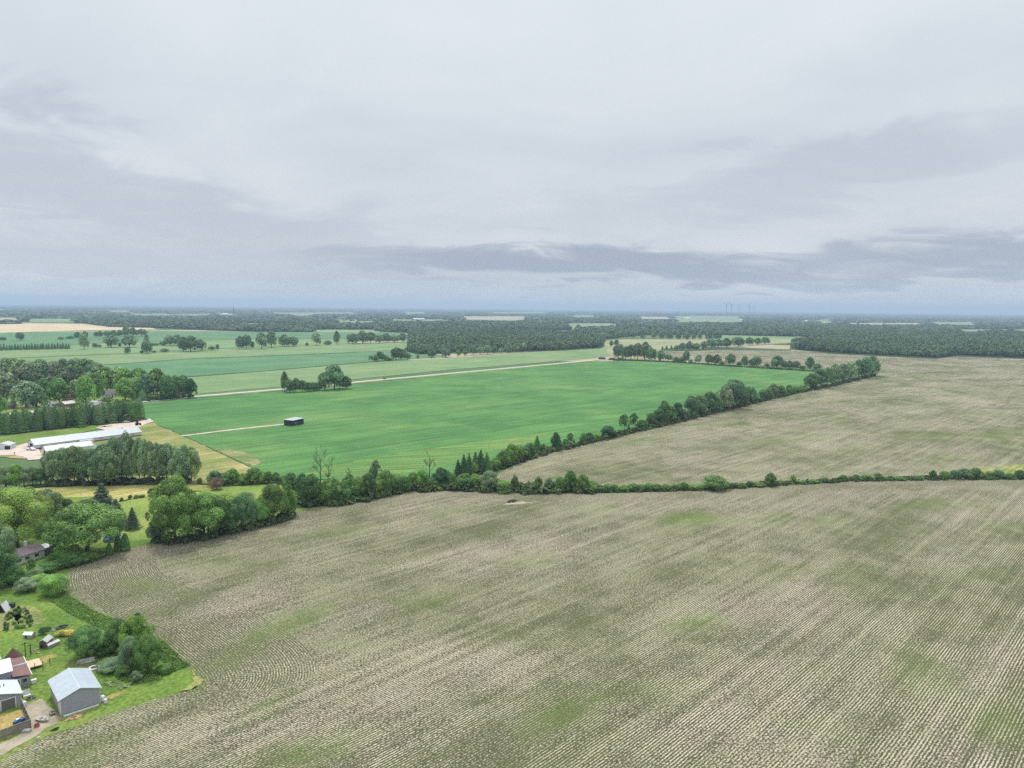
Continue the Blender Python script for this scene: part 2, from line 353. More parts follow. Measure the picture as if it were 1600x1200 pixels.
def crown_points(kind, rng, n):
    """points, normals and clump tone in a crown one unit wide and one unit tall"""
    if kind in ('spruce', 'cone'):
        lev = 15 if kind == 'spruce' else 26
        z = rng.uniform(0, 1, n)**1.25; z = 0.06+0.93*z
        rz = 0.5*(1-z)**(0.85 if kind == 'spruce' else 0.6)+0.012
        if kind == 'cone': rz = 0.5*np.sqrt(np.clip(1-((z-0.28)/0.74)**2, 0, 1))*(1-0.25*z)
        az = rng.uniform(0, 2*np.pi, n)
        nb = 9; br = (np.floor(az/(2*np.pi)*nb)+0.5)/nb*2*np.pi; lv = np.floor(z*lev)
        off = np.sin(lv*12.9898)*43758.5; off -= np.floor(off)
        if kind == 'spruce':
            az = br+off*2+rng.normal(0, 0.17, n)
            rr = rz*rng.uniform(0.25, 1.0, n)**0.6*(0.82+0.36*off)
            z2 = (lv+0.5)/lev+rng.normal(0, 0.010, n)-0.10*rr+0.02
        else:
            rr = rz*rng.uniform(0.82, 1.03, n); z2 = z
        P = np.stack([rr*np.cos(az), rr*np.sin(az), z2], 1)
        Nn = np.stack([np.cos(az), np.sin(az), np.full(n, 0.75)], 1)+rng.normal(0, 0.35, (n, 3))
        t = off*7+br; t -= np.floor(t)
        return P, unit(Nn), np.clip(0.3+0.5*t+rng.normal(0, .12, n), 0, 1), None
    zc, hz, nc, r0, r1, lo = dict(round=(0.53, 0.47, 40, .11, .22, .05), spread=(0.62, 0.38, 60, .08, .17, .2), tall=(0.53, 0.47, 38, .12, .23, .05), willow=(0.60, 0.40, 60, .09, .18, .1),
                                  bush=(0.48, 0.50, 22, .16, .28, .0), thin=(0.60, 0.40, 20, .09, .17, .15))[kind]
    d = unit(rng.normal(size=(nc, 3))); 
    i = np.arange(nc)+0.5; ph = np.arccos(1-1.75*i/nc); th = np.pi*(1+5**0.5)*i+rng.uniform(0, 6)
    d = unit(np.stack([np.sin(ph)*np.cos(th), np.sin(ph)*np.sin(th), np.cos(ph)], 1)+rng.normal(0, .16, (nc, 3)))
    rad = rng.uniform(r0, r1, nc); lump = 1+rng.normal(0, 0.07, nc)+0.10*np.sin(3*np.arctan2(d[:, 1], d[:, 0])+rng.uniform(0, 6))
    C = d*np.array([.5, .5, hz])*(1-rad[:, None]*1.35)*lump[:, None]; C[:, 2] += zc
    C = np.concatenate([C, C[:nc//3]*np.array([.45, .45, 1])]); rad = np.concatenate([rad, rad[:nc//3]*1.3]); nc = len(C)
    tone = rng.uniform(0.0, 0.9, nc)
    k = rng.choice(nc, n, p=rad**2/np.sum(rad**2))
    l = unit(rng.normal(size=(n, 3))+np.array([0, 0, 0.30])+unit(C[k]-np.array([0, 0, zc]))*0.75)
    rr = rad[k]*rng.uniform(0.80, 1.08, n)
    P = C[k]+l*rr[:, None]*np.array([1, 1, .85])
    keep = P[:, 2] > lo*0.3
    Nn = unit(l+rng.normal(0, 0.30, (n, 3)))
    up = np.clip(l[:, 2], -1, 1)
    v = np.clip(tone[k]*0.7+0.15+rng.normal(0, .13, n), 0, 1)
    return P[keep], Nn[keep], v[keep], (zc, hz)
def crown_mesh(kind, seed, n, leaf, W=10., Hh=10.):
    rng = np.random.default_rng(seed)
    P, Nn, v, c = crown_points(kind, rng, n); S = np.array([W, W, Hh]); P = P*S
    V, F, vv = leaf_quads(P, Nn, leaf, rng, v)
    # dense inner growth that stops daylight from showing through the whole crown
    IV, IF = ICO[2]
    if c is None:
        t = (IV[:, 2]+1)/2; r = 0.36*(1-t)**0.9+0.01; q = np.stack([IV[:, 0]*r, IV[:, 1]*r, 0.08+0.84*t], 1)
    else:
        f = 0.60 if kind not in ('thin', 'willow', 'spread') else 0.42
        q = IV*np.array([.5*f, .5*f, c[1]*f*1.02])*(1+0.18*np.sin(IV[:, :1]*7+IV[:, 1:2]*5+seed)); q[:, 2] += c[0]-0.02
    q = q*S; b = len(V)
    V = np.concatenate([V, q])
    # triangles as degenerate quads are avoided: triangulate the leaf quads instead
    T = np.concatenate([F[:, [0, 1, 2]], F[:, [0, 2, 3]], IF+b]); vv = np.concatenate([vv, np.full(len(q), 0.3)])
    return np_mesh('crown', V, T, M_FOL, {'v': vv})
def trunk_mesh(kind, seed, W=10., Hh=10.):
    rng = random.Random(seed); m = MB()
    if kind in ('spruce', 'cone'):
        m.tube((0, 0, -.2), (0, 0, Hh*.9), W*.028, W*.004, 7); 
    else:
        th = Hh*(.34 if kind != 'bush' else .2); r = W*.032 if kind != 'thin' else W*.02
        bx, by = rng.uniform(-.3, .3), rng.uniform(-.3, .3)
        m.tube((0, 0, -.2), (bx*.5, by*.5, th*.5), r*1.15, r*.9, 8); m.tube((bx*.5, by*.5, th*.5), (bx, by, th), r*.9, r*.72, 8)
        for i in range(6):
            a = i*1.05+rng.uniform(-.3, .3); q = rng.uniform(.22, .34)*W; z = rng.uniform(.5, .72)*Hh
            e = (bx+q*math.cos(a), by+q*math.sin(a), z); mid = ((bx+e[0])/2*.8, (by+e[1])/2*.8, (th+z)/2)
            m.tube((bx*.9, by*.9, th*.93), mid, r*.5, r*.33, 6); m.tube(mid, e, r*.33, r*.12, 5)
        m.tube((bx, by, th), (bx*.5, by*.5, Hh*.8), r*.6, r*.1, 6)
    o = m.build('trunk', M_BARK); me = o.data; bpy.data.objects.remove(o); return me
PROTO = {}
NLEAF = {0: (30000, .125), 1: (9000, .21), 2: (2200, .42)}
def proto(kind, seed, lod):
    key = (kind, seed, lod)
    if key not in PROTO:
        n, leaf = NLEAF[lod]
        if kind == 'bush': n = int(n*.8)
        if kind == 'thin': n = int(n*.5)
        if kind in ('spruce', 'cone'): n = int(n*.8); leaf *= .8
        if kind == 'willow': leaf *= .8; n = int(n*1.1)
        PROTO[key] = (crown_mesh(kind, seed*13+7, n, leaf), trunk_mesh(kind, seed))
    return PROTO[key]
CNT = [0]
TR = random.Random(5)
COLS = dict(mid=(.080, .152, .038), dark=(.058, .118, .038), blue=(.080, .140, .066), light=(.100, .190, .044), yellow=(.150, .215, .055), grey=(.125, .180, .092), deep=(.032, .078, .036), rust=(.17, .095, .07))
CATN = dict(round='tree', spread='tree', tall='tree', willow='tree', thin='tree', bush='shrub', spruce='conifer', cone='conifer')
NAMEN = dict(round='broadleaf_tree', spread='spreading_tree', tall='tall_tree', willow='willow_tree', thin='young_tree', bush='shrub', spruce='spruce_tree', cone='cone_shaped_evergreen')
def tree(kind, px, py, hpx, wpx, col, label, group=None, seed=None, name=None, rz=None):
    x, y = G(px, py); s = depth(x, y)/FPX; D = math.hypot(x, y); dip = math.atan2(CAM_H, D)
    h = hpx*s/math.cos(dip); wd = wpx*s
    if kind in ('spruce', 'cone'): h = max(h-0.4*wd*math.tan(dip), h*.8)
    else: h = max(h-0.22*wd*math.tan(dip), h*.7)
    lod = 0 if D < 290 else (1 if D < 620 else 2)
    CNT[0] += 1
    seed = (CNT[0] % (4 if lod == 0 else 5)) if seed is None else seed
    cm, tm = proto(kind, seed, lod)
    k = (wd/10, wd/10, h/10)
    e = empty(name or NAMEN[kind], (x, y, 0), TR.uniform(0, 6.28) if rz is None else rz, label, CATN[kind], group)
    c = link('crown', cm, e); t = link('trunk', tm, e)
    c.scale = k; t.scale = k
    b = COLS[col] if isinstance(col, str) else col; q = TR.uniform(.82, 1.2)
    c.color = (b[0]*q*TR.uniform(.9, 1.12), b[1]*q, b[2]*q*TR.uniform(.88, 1.15), 1)
    return e
ORD = 'first second third fourth fifth sixth seventh eighth ninth tenth eleventh twelfth thirteenth fourteenth fifteenth sixteenth seventeenth eighteenth nineteenth twentieth'.split()
TENS = {20: 'twenty', 30: 'thirty', 40: 'forty', 50: 'fifty', 60: 'sixty'}
def ordw(i):
    if i < 20: return ORD[i]
    i += 1; t, u = i//10*10, i % 10
    return TENS[t][:-1]+'ieth' if u == 0 else TENS[t]+'-'+ORD[u-1]
def row(lst, where, group, adj=None):      # trees of one row, left to right: each label counts from the left
    H_ = [t[3] for t in lst]; W_ = [t[4] for t in lst]; mh = sorted(H_)[len(H_)//2]
    for i, t in enumerate(lst):
        kind, px, py, h, wd, col = t
        jq = TR.uniform(.82, 1.22) if kind == 'bush' else TR.uniform(.92, 1.08); wq = TR.uniform(.9, 1.35) if kind == 'bush' else TR.uniform(.92, 1.15)
        size = 'tall' if h > 1.2*mh else ('low' if h < .72*mh else ('broad' if wd > 1.15*h else ('slender' if wd < .6*h else 'middling')))
        tone = dict(mid='green', dark='dark green', blue='bluish green', light='bright green', yellow='yellowish green', grey='grey-green', deep='very dark', rust='rusty brown')[col]
        noun = dict(round='tree', tall='upright tree', willow='feathery tree', thin='sparse tree', bush='bush', spruce='spruce', cone='evergreen')[kind]
        if i == len(lst)-1: o_ = 'rightmost'
        elif i == 0: o_ = 'leftmost'
        else: o_ = ordw(i)+' from the left,'
        lab = f'{o_} {size} {tone} {noun} {where}'
        ws = lab.split()
        if len(ws) > 16: lab = lab.replace(size+' ', '', 1)
        if len(lab.split()) > 16: lab = lab.replace(tone, tone.split()[-1], 1)
        assert len(lab.split()) <= 16, lab
        tree(kind, px+TR.uniform(-.08, .08)*wd, py+TR.uniform(-.04, .04)*h, h*jq, wd*wq, col, lab, group)
# --- masses nobody could count
def mass(name, pts, hts, wds, K, mat, label, rng, tone=None, kind='stuff', cat='woodland'):
    n = len(pts); d = unit(rng.normal(size=(n, K, 3))+np.array([0, 0, .55])); d[..., 2] = np.abs(d[..., 2])*1.0-0.12
    S = np.stack([wds/2, wds/2, hts*0.62], 1)[:, None, :]
    lump = 1+0.13*np.sin(d[..., :1]*5+rng.uniform(0, 6, (n, 1, 1)))*np.cos(d[..., 1:2]*6)
    P = d*S*lump*rng.uniform(.82, 1.08, (n, K, 1)); P[..., 2] += hts[:, None]*0.38; P[..., 0] += pts[:, :1]; P[..., 1] += pts[:, 1:2]
    Nn = unit(d/S*S.mean()+rng.normal(0, .22, (n, K, 3))+np.array([0, 0, .25]))
    t = unit(np.cross(Nn, rng.normal(size=(n, K, 3)))); b = np.cross(Nn, t)
    s = (np.sqrt(wds**2*3.1/K)*0.85)[:, None, None]*rng.uniform(.7, 1.3, (n, K, 1))
    V = np.stack([P-t*s*.8, P+t*s*.8-b*s*.3, P+b*s], 2)
    V[..., 2] = np.minimum(V[..., 2], hts[:, None, None]*rng.uniform(.93, 1.03, V.shape[:3])); V = V.reshape(-1, 3)
    v = np.repeat(np.clip(rng.uniform(.2, .8, (n, 1))+rng.normal(0, .08, (n, K)), 0, 1).ravel(), 3)
    tt = np.repeat(np.repeat((tone if tone is not None else rng.uniform(0, 1, n)**3)[:, None], K, 1).ravel(), 3)
    o = link(name, np_mesh(name, V, np.arange(len(V)).reshape(-1, 3), mat, {'v': v, 't': tt}))
    return tag(o, label, cat, kind=kind)
CLEAR = []
def cut(P):
    for c in CLEAR: P = P[~inside(P, c)]
    return P
def fill(poly, sp, rng):
    b = np.array(poly); lo, hi = b.min(0), b.max(0)
    gx, gy = np.meshgrid(np.arange(lo[0], hi[0], sp), np.arange(lo[1], hi[1], sp))
    P = np.stack([gx.ravel(), gy.ravel()], 1)+rng.uniform(-.45, .45, (gx.size, 2))*sp
    return P[inside(P, b)]
def forest(name, ppx, sp, h, K, mat, label, world=False):
    rng = np.random.default_rng(len(name)+len(ppx)*3+int(sp*10)); poly = ppx if world else [G(*q) for q in ppx]
    P = fill(poly, sp, rng)
    P = cut(P) if sp > 12 else P; n = len(P)
    ph = rng.uniform(0, 6, 4); lo_ = np.sin(P[:, 0]/63+ph[0]+1.3*np.sin(P[:, 1]/47+ph[1]))+np.sin(P[:, 1]/91+ph[2]+np.sin(P[:, 0]/38+ph[3]))
    hh = h*rng.uniform(.66, 1.18, n)*(1+.13*lo_)*np.where(rng.uniform(0, 1, n) < .05, 1.25, 1)
    # lower, denser growth along the edge of the wood
    return mass(name, P, hh, sp*1.5*rng.uniform(.8, 1.25, n), K, mat, label, rng)
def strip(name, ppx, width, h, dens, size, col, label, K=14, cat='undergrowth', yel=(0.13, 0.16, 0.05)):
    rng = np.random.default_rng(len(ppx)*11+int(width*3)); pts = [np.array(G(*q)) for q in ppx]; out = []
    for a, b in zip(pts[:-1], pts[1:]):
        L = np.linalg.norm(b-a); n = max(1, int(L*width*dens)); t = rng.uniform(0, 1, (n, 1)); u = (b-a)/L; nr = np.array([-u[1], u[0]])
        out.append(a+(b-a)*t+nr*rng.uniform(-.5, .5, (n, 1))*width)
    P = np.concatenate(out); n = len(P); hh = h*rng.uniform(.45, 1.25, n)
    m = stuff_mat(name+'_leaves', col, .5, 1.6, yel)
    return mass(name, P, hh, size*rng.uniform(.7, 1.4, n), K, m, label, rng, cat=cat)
# ------------------------------------------------------------------ ground, fields, roads
ROWA = R(44.6)                             # everything here was laid out on one survey grid, this far off the view direction
rng0 = np.random.default_rng(1)
def far_ground():
    m, n = newmat('far_farmland'); p = pos(n)
    q = n.mapping(p, rot=(0, 0, ROWA), scale=(1/620, 1/330, 0.0))
    vo = n.node('ShaderNodeTexVoronoi', feature='F1', distance='CHEBYCHEV', ins={'Vector': q, 'Scale': 1.0, 'Randomness': 0.75})
    r = n.node('ShaderNodeSeparateXYZ', ins={0: vo.outputs['Color']}).outputs
    a = n.noise(p, 0.004, 5, 0.6)
    c = n.mix(r[0], (0.085, 0.16, 0.065), (0.16, 0.22, 0.10))
    c = n.mix(n.step(r[1], 0.66, 0.70), c, (0.36, 0.33, 0.22))
    c = n.mix(n.step(r[2], 0.80, 0.82), c, (0.06, 0.11, 0.05))
    c = n.mix(n.step(a, 0.3, 0.7), n.vm('SCALE', c, 0.8), c)
    finish(m, n, c, 0.95, spec=0.05)
    rs = [0, 200, 500, 1000, 1700, 2600, 4000, 6000, 9000, 13000, 19000, 30000]; k = 72
    V = [(0, 0, -.25)]; F = []
    for r_ in rs[1:]: V += [(r_*math.cos(2*math.pi*i/k), r_*math.sin(2*math.pi*i/k), -.25) for i in range(k)]
    for i in range(k): F.append((0, 1+i, 1+(i+1) % k))
    for j in range(len(rs)-2):
        b = 1+j*k
        for i in range(k):
            q0, q1, q2, q3 = b+i, b+(i+1) % k, b+k+(i+1) % k, b+k+i
            F += [(q0, q3, q2), (q0, q2, q1)]
    o = link('ground', np_mesh('ground', np.array(V), F, m)); tag(o, kind='structure')
far_ground()

M_LAWN = grass_mat('lawn', (0.085, 0.160, 0.030), (0.150, 0.228, 0.046), (0.26, 0.24, 0.09), 0.6)
M_MEADOW = grass_mat('meadow', (0.14, 0.22, 0.05), (0.21, 0.28, 0.065), (0.30, 0.28, 0.10), 0.35)
M_HAY = grass_mat('hay', (0.25, 0.26, 0.08), (0.36, 0.33, 0.12), (0.42, 0.35, 0.16), 0.6, rows=(ROWA, 4.2, 0.05))
M_OLIVE = grass_mat('rough_grass', (0.16, 0.20, 0.06), (0.27, 0.27, 0.10), (0.40, 0.31, 0.17), 0.75, rows=(ROWA, 3.2, 0.10))
M_CROP = grass_mat('green_crop', (0.060, 0.162, 0.050), (0.090, 0.212, 0.062), (0.15, 0.245, 0.080), 0.7, rows=(ROWA+R(3), 2.6, 0.10), sc=0.35)
M_CROP2 = grass_mat('pale_crop', (0.135, 0.225, 0.095), (0.175, 0.26, 0.12), (0.22, 0.26, 0.13), 0.5, rows=(ROWA, 9, 0.05), sc=0.25)
M_CROP3 = grass_mat('teal_crop', (0.075, 0.18, 0.085), (0.10, 0.21, 0.10), (0.14, 0.23, 0.11), 0.4, rows=(ROWA, 9, 0.05), sc=0.25)
M_TAN = grass_mat('ripe_crop', (0.44, 0.37, 0.24), (0.55, 0.45, 0.30), (0.50, 0.36, 0.26), 0.5, sc=0.2)
M_BEIGE = grass_mat('thin_crop', (0.21, 0.25, 0.13), (0.28, 0.29, 0.17), (0.36, 0.32, 0.22), 0.6, rows=(ROWA, 12, 0.06), sc=0.3)
M_FLOOR = grass_mat('forest_floor', (0.035, 0.06, 0.025), (0.05, 0.085, 0.035), (0.06, 0.07, 0.03), 0.3)

edge1 = [(102,898),(101,910),(104,924),(114,936),(132,951),(150,961),(163,968),(190,978),(218,986),(236,993),(252,1008),(272,1026),(295,1045),(308,1060),(312,1070)]
bot1 = [(304,1077),(262,1087),(225,1098),(175,1113),(125,1133),(75,1149),(35,1169),(0,1190),(-60,1225)]
top1 = [(102,898),(118,886),(150,872),(196,858),(240,849),(290,842),(330,829),(400,812),(480,796),(560,783),(610,771),(650,766),(700,765),(760,767),(860,771),(960,771),(1100,766),(1200,759),(1330,752),(1440,749),(1600,749),(1760,751)]
P1 = edge1+bot1+[(-40,1330),(800,1330),(1750,1330)]+top1[::-1][:-1]
EL = [G(*q) for q in edge1+bot1]; TL = [G(*q) for q in top1]
def weeds(spots, amp=1.0, seed=0):
    S = []
    for (px, py, rx, ry, s, *t) in spots:
        x, y = G(px, py); D = depth(x, y)/FPX
        x2, y2 = G(px, py+ry); x3, y3 = G(px+rx, py-(t[0]*rx if t else 0))
        S.append((np.array([x, y]), np.array([x3-x, y3-y]), np.array([x2-x, y2-y]), s))
    def f(P):
        w = np.zeros(len(P)); rg = np.random.default_rng(seed)
        ph = rg.uniform(0, 6, 8)
        wob = .22*np.sin(P[:, 0]*.21+ph[0]+np.sin(P[:, 1]*.13))+.22*np.sin(P[:, 1]*.26+ph[1]+np.sin(P[:, 0]*.11+ph[2]))+.12*np.sin(P[:, 0]*.7+P[:, 1]*.5)
        for c, u, v, s in S:
            d = P-c; M = np.linalg.inv(np.stack([u, v], 1)); q = d@M.T; r = np.sqrt((q**2).sum(1))
            w = np.maximum(w, s*np.clip(1.45-r+wob, 0, 1))
        return w*amp
    return f
W1 = weeds([(240,915,45,13,.7,-.2),(450,975,75,16,.95,.35),(420,1105,42,16,1,.35),(360,1030,45,14,.55,.3),(820,872,65,14,.75,.1),(1095,965,46,24,1),(1085,812,75,14,1),(1205,812,60,13,.75),
            (930,795,60,7,.8),(1300,818,50,12,.55),(1450,1045,60,40,.75),(1190,890,70,17,.6),(1330,900,50,20,.5),(480,1170,80,28,.7,.3),(900,1110,70,20,.7,.3),(560,830,90,9,.6,.1),
            (700,800,60,8,.5),(1540,1130,60,30,.6),(1260,1130,60,22,.5),(250,1060,50,10,.5,.3),(110,1190,110,22,.75,.33),(1480,790,80,10,.6),(1570,820,40,10,.7),(650,940,60,15,.45),(780,1000,60,16,.4),(1500,900,60,20,.35),(330,880,60,10,.45),(1040,1080,60,25,.45),(540,1010,60,12,.4)], 1, 3)
E1 = [G(*q) for q in edge1]; CORN = np.array(E1[-1]); NR = np.array([math.cos(float(ROWA)), -math.sin(float(ROWA))])*0
NR = np.array([math.sin(float(ROWA)), -math.cos(float(ROWA))])     # across the rows, towards the bottom right
def f1(P):
    d = seg_dist(P, EL); de = seg_dist(P, E1); t = seg_dist(P, TL)
    across = (P-CORN)@NR
    along = (P-CORN)@np.array([math.cos(float(ROWA)), math.sin(float(ROWA))])
    h = np.maximum(np.minimum(np.minimum(24-de, 13-across), along+4), 13-t)
    wd = np.maximum(W1(P), np.clip(1-np.minimum(d, t)/2.5, 0, 1)*.8)
    return {'edge': np.minimum(de, t), 'hl': h, 'weed': wd}
M_ST1 = stubble_mat('stubble_near', 0.60, ROWA, 0.62)
sheet('stubble_field', P1, 0.045, M_ST1, step=3, jit=.22, grid=3.0, fn=f1)
M_ST2 = stubble_mat('stubble_far', 0.66, ROWA, 0.62, (1.06, 1.08, 1.04))
P2 = [(772,745),(800,727),(850,711),(905,697),(960,683),(1000,672),(1060,657),(1120,643),(1180,628),(1240,615),(1290,604),(1340,595),(1372,586),(1372,578),(1300,577),(1240,574),(1180,571),(1120,567),(1060,562),(1030,558),(1034,549),(1140,547),(1236,548),(1300,553),(1380,557),(1460,561),(1490,557),(1600,561),(1900,566),(2300,590),(1760,742),(1600,741),(1440,743),(1330,748),(1200,754),(1100,760),(960,764),(860,763),(800,760)]
W2 = weeds([(1345,697,24,6,1),(1440,633,30,5,.6),(1450,680,40,6,.7),(1475,718,24,7,.7),(1560,678,45,6,1,.1),(1585,690,20,12,1),(1280,655,50,7,.4),(990,690,40,8,.55,.1),(1120,665,50,5,.5),(1490,610,60,5,.5),(1330,625,60,5,.4),(1060,700,60,6,.3),(1240,690,60,7,.5),(1400,590,60,5,.6),(1530,647,40,4,.5),(1590,730,50,8,1),(1180,720,60,6,.3),(1300,730,70,6,.3)], 1, 9)
def f2(P):
    return {'edge': np.full(len(P), 60.), 'hl': np.full(len(P), -1.), 'weed': W2(P)}
sheet('second_stubble_field', P2, 0.045, M_ST2, step=9, jit=.5, grid=9.0, fn=f2)
# strip of yellow grass in the right-hand corner of that field
sheet('grass_patch', [(1520,735),(1560,729),(1620,724),(1700,722),(1700,742),(1600,742),(1540,742)], 0.09, M_OLIVE, step=3, jit=.4)
# the big green crop field
P3 = [(222,652),(214,632),(330,620),(440,611),(560,600),(700,586),(800,576),(930,565),(1010,562),(1100,568),(1200,575),(1290,581),(1296,596),(1250,606),(1180,620),(1120,636),(1060,651),(1000,667),(960,677),(905,691),(850,704),(800,720),(772,738),(765,752),(700,745),(640,745),(560,752),(480,748),(432,747),(395,731),(352,711),(322,697),(285,680),(252,666)]
sheet('green_crop_field', P3, 0.05, M_CROP, step=6, jit=.25)
M_CROPY = grass_mat('thin_green_crop', (0.095, 0.19, 0.055), (0.125, 0.225, 0.06), (0.19, 0.24, 0.085), 0.5, rows=(R(72), 5, 0.12), sc=.6)
sheet('paler_crop_strip', [(470,742),(520,727),(600,712),(700,697),(800,684),(860,676),(835,690),(760,708),(700,722),(640,738),(560,745)], 0.075, M_CROPY, step=3, jit=.9)
sheet('bare_crop_patch', [(336,700),(352,702),(380,706),(400,714),(408,724),(395,728),(375,720),(352,711)], 0.1, grass_mat('thin_patch', (.13,.19,.065), (.20,.22,.09), (.28,.25,.13), .6, rows=(ROWA+R(60), 3.2, .2)), step=2, jit=.5)
# stripes of crop beyond the road
sheet('pale_crop_field', [(225,620),(300,616),(440,604),(560,592),(700,578),(800,570),(930,559),(955,556),(945,541),(930,543),(800,552),(700,560),(580,566),(440,578),(300,589),(250,592),(60,604),(-80,612),(-80,628)], 0.03, M_CROP2, step=15, jit=.5)
sheet('teal_crop_field', [(-80,611),(60,603),(250,591),(300,588),(440,577),(580,565),(640,561),(700,557),(640,546),(560,551),(430,556),(300,561),(200,568),(-80,588)], 0.03, M_CROP3, step=15, jit=.5)
sheet('mint_crop_field', [(-80,586),(200,567),(300,560),(430,555),(560,550),(640,545),(640,534),(500,538),(400,543),(300,547),(200,553),(100,557),(-80,566)], 0.03, M_CROP2, step=15, jit=.5)
sheet('pale_strip_field', [(-80,564),(100,556),(200,552),(300,546),(400,542),(560,536),(560,530),(400,530),(200,537),(-80,548)], 0.04, M_BEIGE if False else M_CROP2, step=25, jit=.5)
sheet('far_teal_field', [(-80,546),(200,535),(400,529),(560,529),(640,520),(400,518),(200,517),(-80,521)], 0.04, M_CROP3, step=30, jit=.5)
sheet('ripe_crop_field', [(-120,521),(0,520),(130,516),(245,515),(235,511),(170,511),(130,506),(0,505.5),(-120,505)], 0.07, M_TAN, step=60, jit=.5)
sheet('thin_crop_field', [(945,541),(955,558),(1010,561),(1040,563),(1033,549),(1035,545),(1150,540),(1240,536),(1236,548),(1320,553),(1300,535),(1240,528),(1100,530),(980,530),(942,533)], 0.035, M_BEIGE, step=20, jit=.5)
sheet('far_pale_field', [(1100,527),(1260,530),(1330,528),(1250,522),(1100,521)], 0.04, M_CROP2, step=30, jit=.5)
# lawns and rough grass on the left
sheet('lawn', [(-330,1330),(-330,960),(-330,772),(0,769),(130,769),(330,757),(470,752),(620,748),(760,748),(790,756),(800,772),(700,772),(560,788),(330,834),(140,880),(106,900),(110,930),(240,990),(320,1068),(200,1110),(0,1196),(-40,1330)], 0.0, M_LAWN, step=8, jit=.2)
sheet('hay_meadow', [(-330,786),(-100,779),(0,768.5),(75,761.5),(150,759.5),(300,757),(330,759),(328,765),(270,768),(230,776),(190,783),(150,776),(80,777),(0,790),(-330,820)], 0.03, M_HAY, step=4, jit=.35)
sheet('meadow', [(196,782),(232,776),(300,768),(340,762),(400,757),(470,755),(478,772),(470,790),(330,826),(245,842),(150,850),(100,852),(60,830),(80,790),(150,780)], 0.035, M_MEADOW, step=4, jit=.35)
sheet('rough_grass', [(-330,722),(-60,716),(0,714),(70,719),(75,757),(300,757),(345,756),(430,749),(395,732),(352,712),(322,698),(285,681),(252,667),(240,660),(222,664),(60,704),(0,702),(-330,715)], 0.025, M_OLIVE, step=4, jit=.35)
sheet('village_lawn', [(-330,668),(0,649),(100,641),(215,630),(300,619),(312,612),(250,595),(60,606),(-80,613),(-330,640)], 0.06, M_MEADOW, step=8, jit=.35)
sheet('barn_lawn', [(-330,712),(-330,700),(0,682),(100,669),(222,655),(235,657),(165,668),(60,690),(40,697),(0,701)], 0.065, M_LAWN, step=5, jit=.35)
# gravel, tracks and the road
def gravel_mat(name, a, b):
    m, n = newmat(name); p = pos(n); f = n.noise(p, 3.5, 4, 0.7); g = n.noise(p, 0.25, 4, 0.6)
    c = n.mix(n.step(g, .35, .65), a, b); k = n.node('ShaderNodeMapRange', ins={'Value': f, 'From Min': .3, 'From Max': .7, 'To Min': .75, 'To Max': 1.2}).outputs[0]
    return finish(m, n, n.vm('SCALE', c, k), .95, f, .4, .05, .05)
M_GRAV = gravel_mat('gravel', (0.46, 0.38, 0.33), (0.58, 0.51, 0.45)); M_DIRT = gravel_mat('dirt', (0.25, 0.225, 0.165), (0.39, 0.35, 0.275))
M_ROAD = gravel_mat('road_surface', (0.42, 0.42, 0.39), (0.50, 0.49, 0.46))
M_SHORT = grass_mat('worn_grass', (0.22, 0.21, 0.07), (0.36, 0.28, 0.11), (0.42, 0.30, 0.15), .6)
sheet('barn_yard', [(-60,704),(0,701),(25,697),(42,692),(50,690),(58,700),(70,714),(67,717),(45,719),(36,713),(20,711),(0,711),(-60,716)], 0.085, M_GRAV, step=3, jit=.4)
sheet('back_yard', [(150,668),(172,663),(205,660),(234,654),(240,659),(226,663),(218,667),(170,674)], 0.085, M_GRAV, step=3, jit=.3)
sheet('pond', [(146,699),(149,695),(165,691),(185,689),(207,688.5),(200,693),(185,696),(165,700),(147,704)], 0.10, plain('pond_water', (0.09, 0.16, 0.15), 0.15, .1, .5, spec=.5), step=3, jit=.1)
ribbon('road', [(-330,664),(-60,653),(0,648.5),(40,644.5),(100,639),(160,633.5),(215,629),(250,625),(310,619),(440,608),(560,596.5),(700,583.5),(800,574.5),(930,562.5),(950,561)], 7.5, 0.11, M_ROAD, 10)
ribbon('road_verge', [(310,619.7),(440,608.7),(560,597.4),(700,584.4),(800,575.2),(930,563.2)], 16, 0.08, grass_mat('verge', (.13,.19,.06), (.2,.24,.09), (.3,.28,.14), .5), 10, .8)
ribbon('farm_track', [(283,681.4),(330,675.5),(380,669.5),(448,662.5)], 3.2, 0.10, M_GRAV, 3, .15)
ribbon('driveway', [(-60,1195),(0,1171),(25,1160),(48,1148),(62,1136),(63,1122),(56,1108),(50,1098)], 3.4, 0.05, M_DIRT, 1.2, .22)
sheet('worn_yard', [(-80,1180),(0,1152),(30,1143),(46,1130),(36,1108),(0,1116),(-80,1136)], 0.04, M_SHORT, step=1.5, jit=.15)
sheet('gravel_patch', [(50,1100),(62,1092),(72,1100),(84,1112),(96,1121),(90,1131),(74,1137),(62,1140),(56,1120)], 0.055, M_DIRT, step=1, jit=.25)
ribbon('ditch', [(-60,768),(0,767),(40,762),(75,758.5),(150,757.5),(230,757.5),(305,756),(330,756)], 1.6, 0.09, M_FLOOR, 4, .3)
ribbon('field_ditch', [(-80,587),(200,567.6),(300,560.6),(430,555.6),(560,550.4)], 5, 0.10, M_CROP3, 20, .5)
ribbon('field_drain', [(-80,611.4),(60,603.4),(250,591.4),(300,588.4),(440,577.6),(575,565.8)], 3.5, 0.12, M_FLOOR, 20, .5)
ribbon('garden_bed', [(8,985),(12,965),(20,950),(34,952),(48,966),(52,978)], 5.5, 0.03, grass_mat('bed_soil', (.13,.17,.05), (.22,.24,.09), (.30,.28,.16), .6), 1.5, .3)

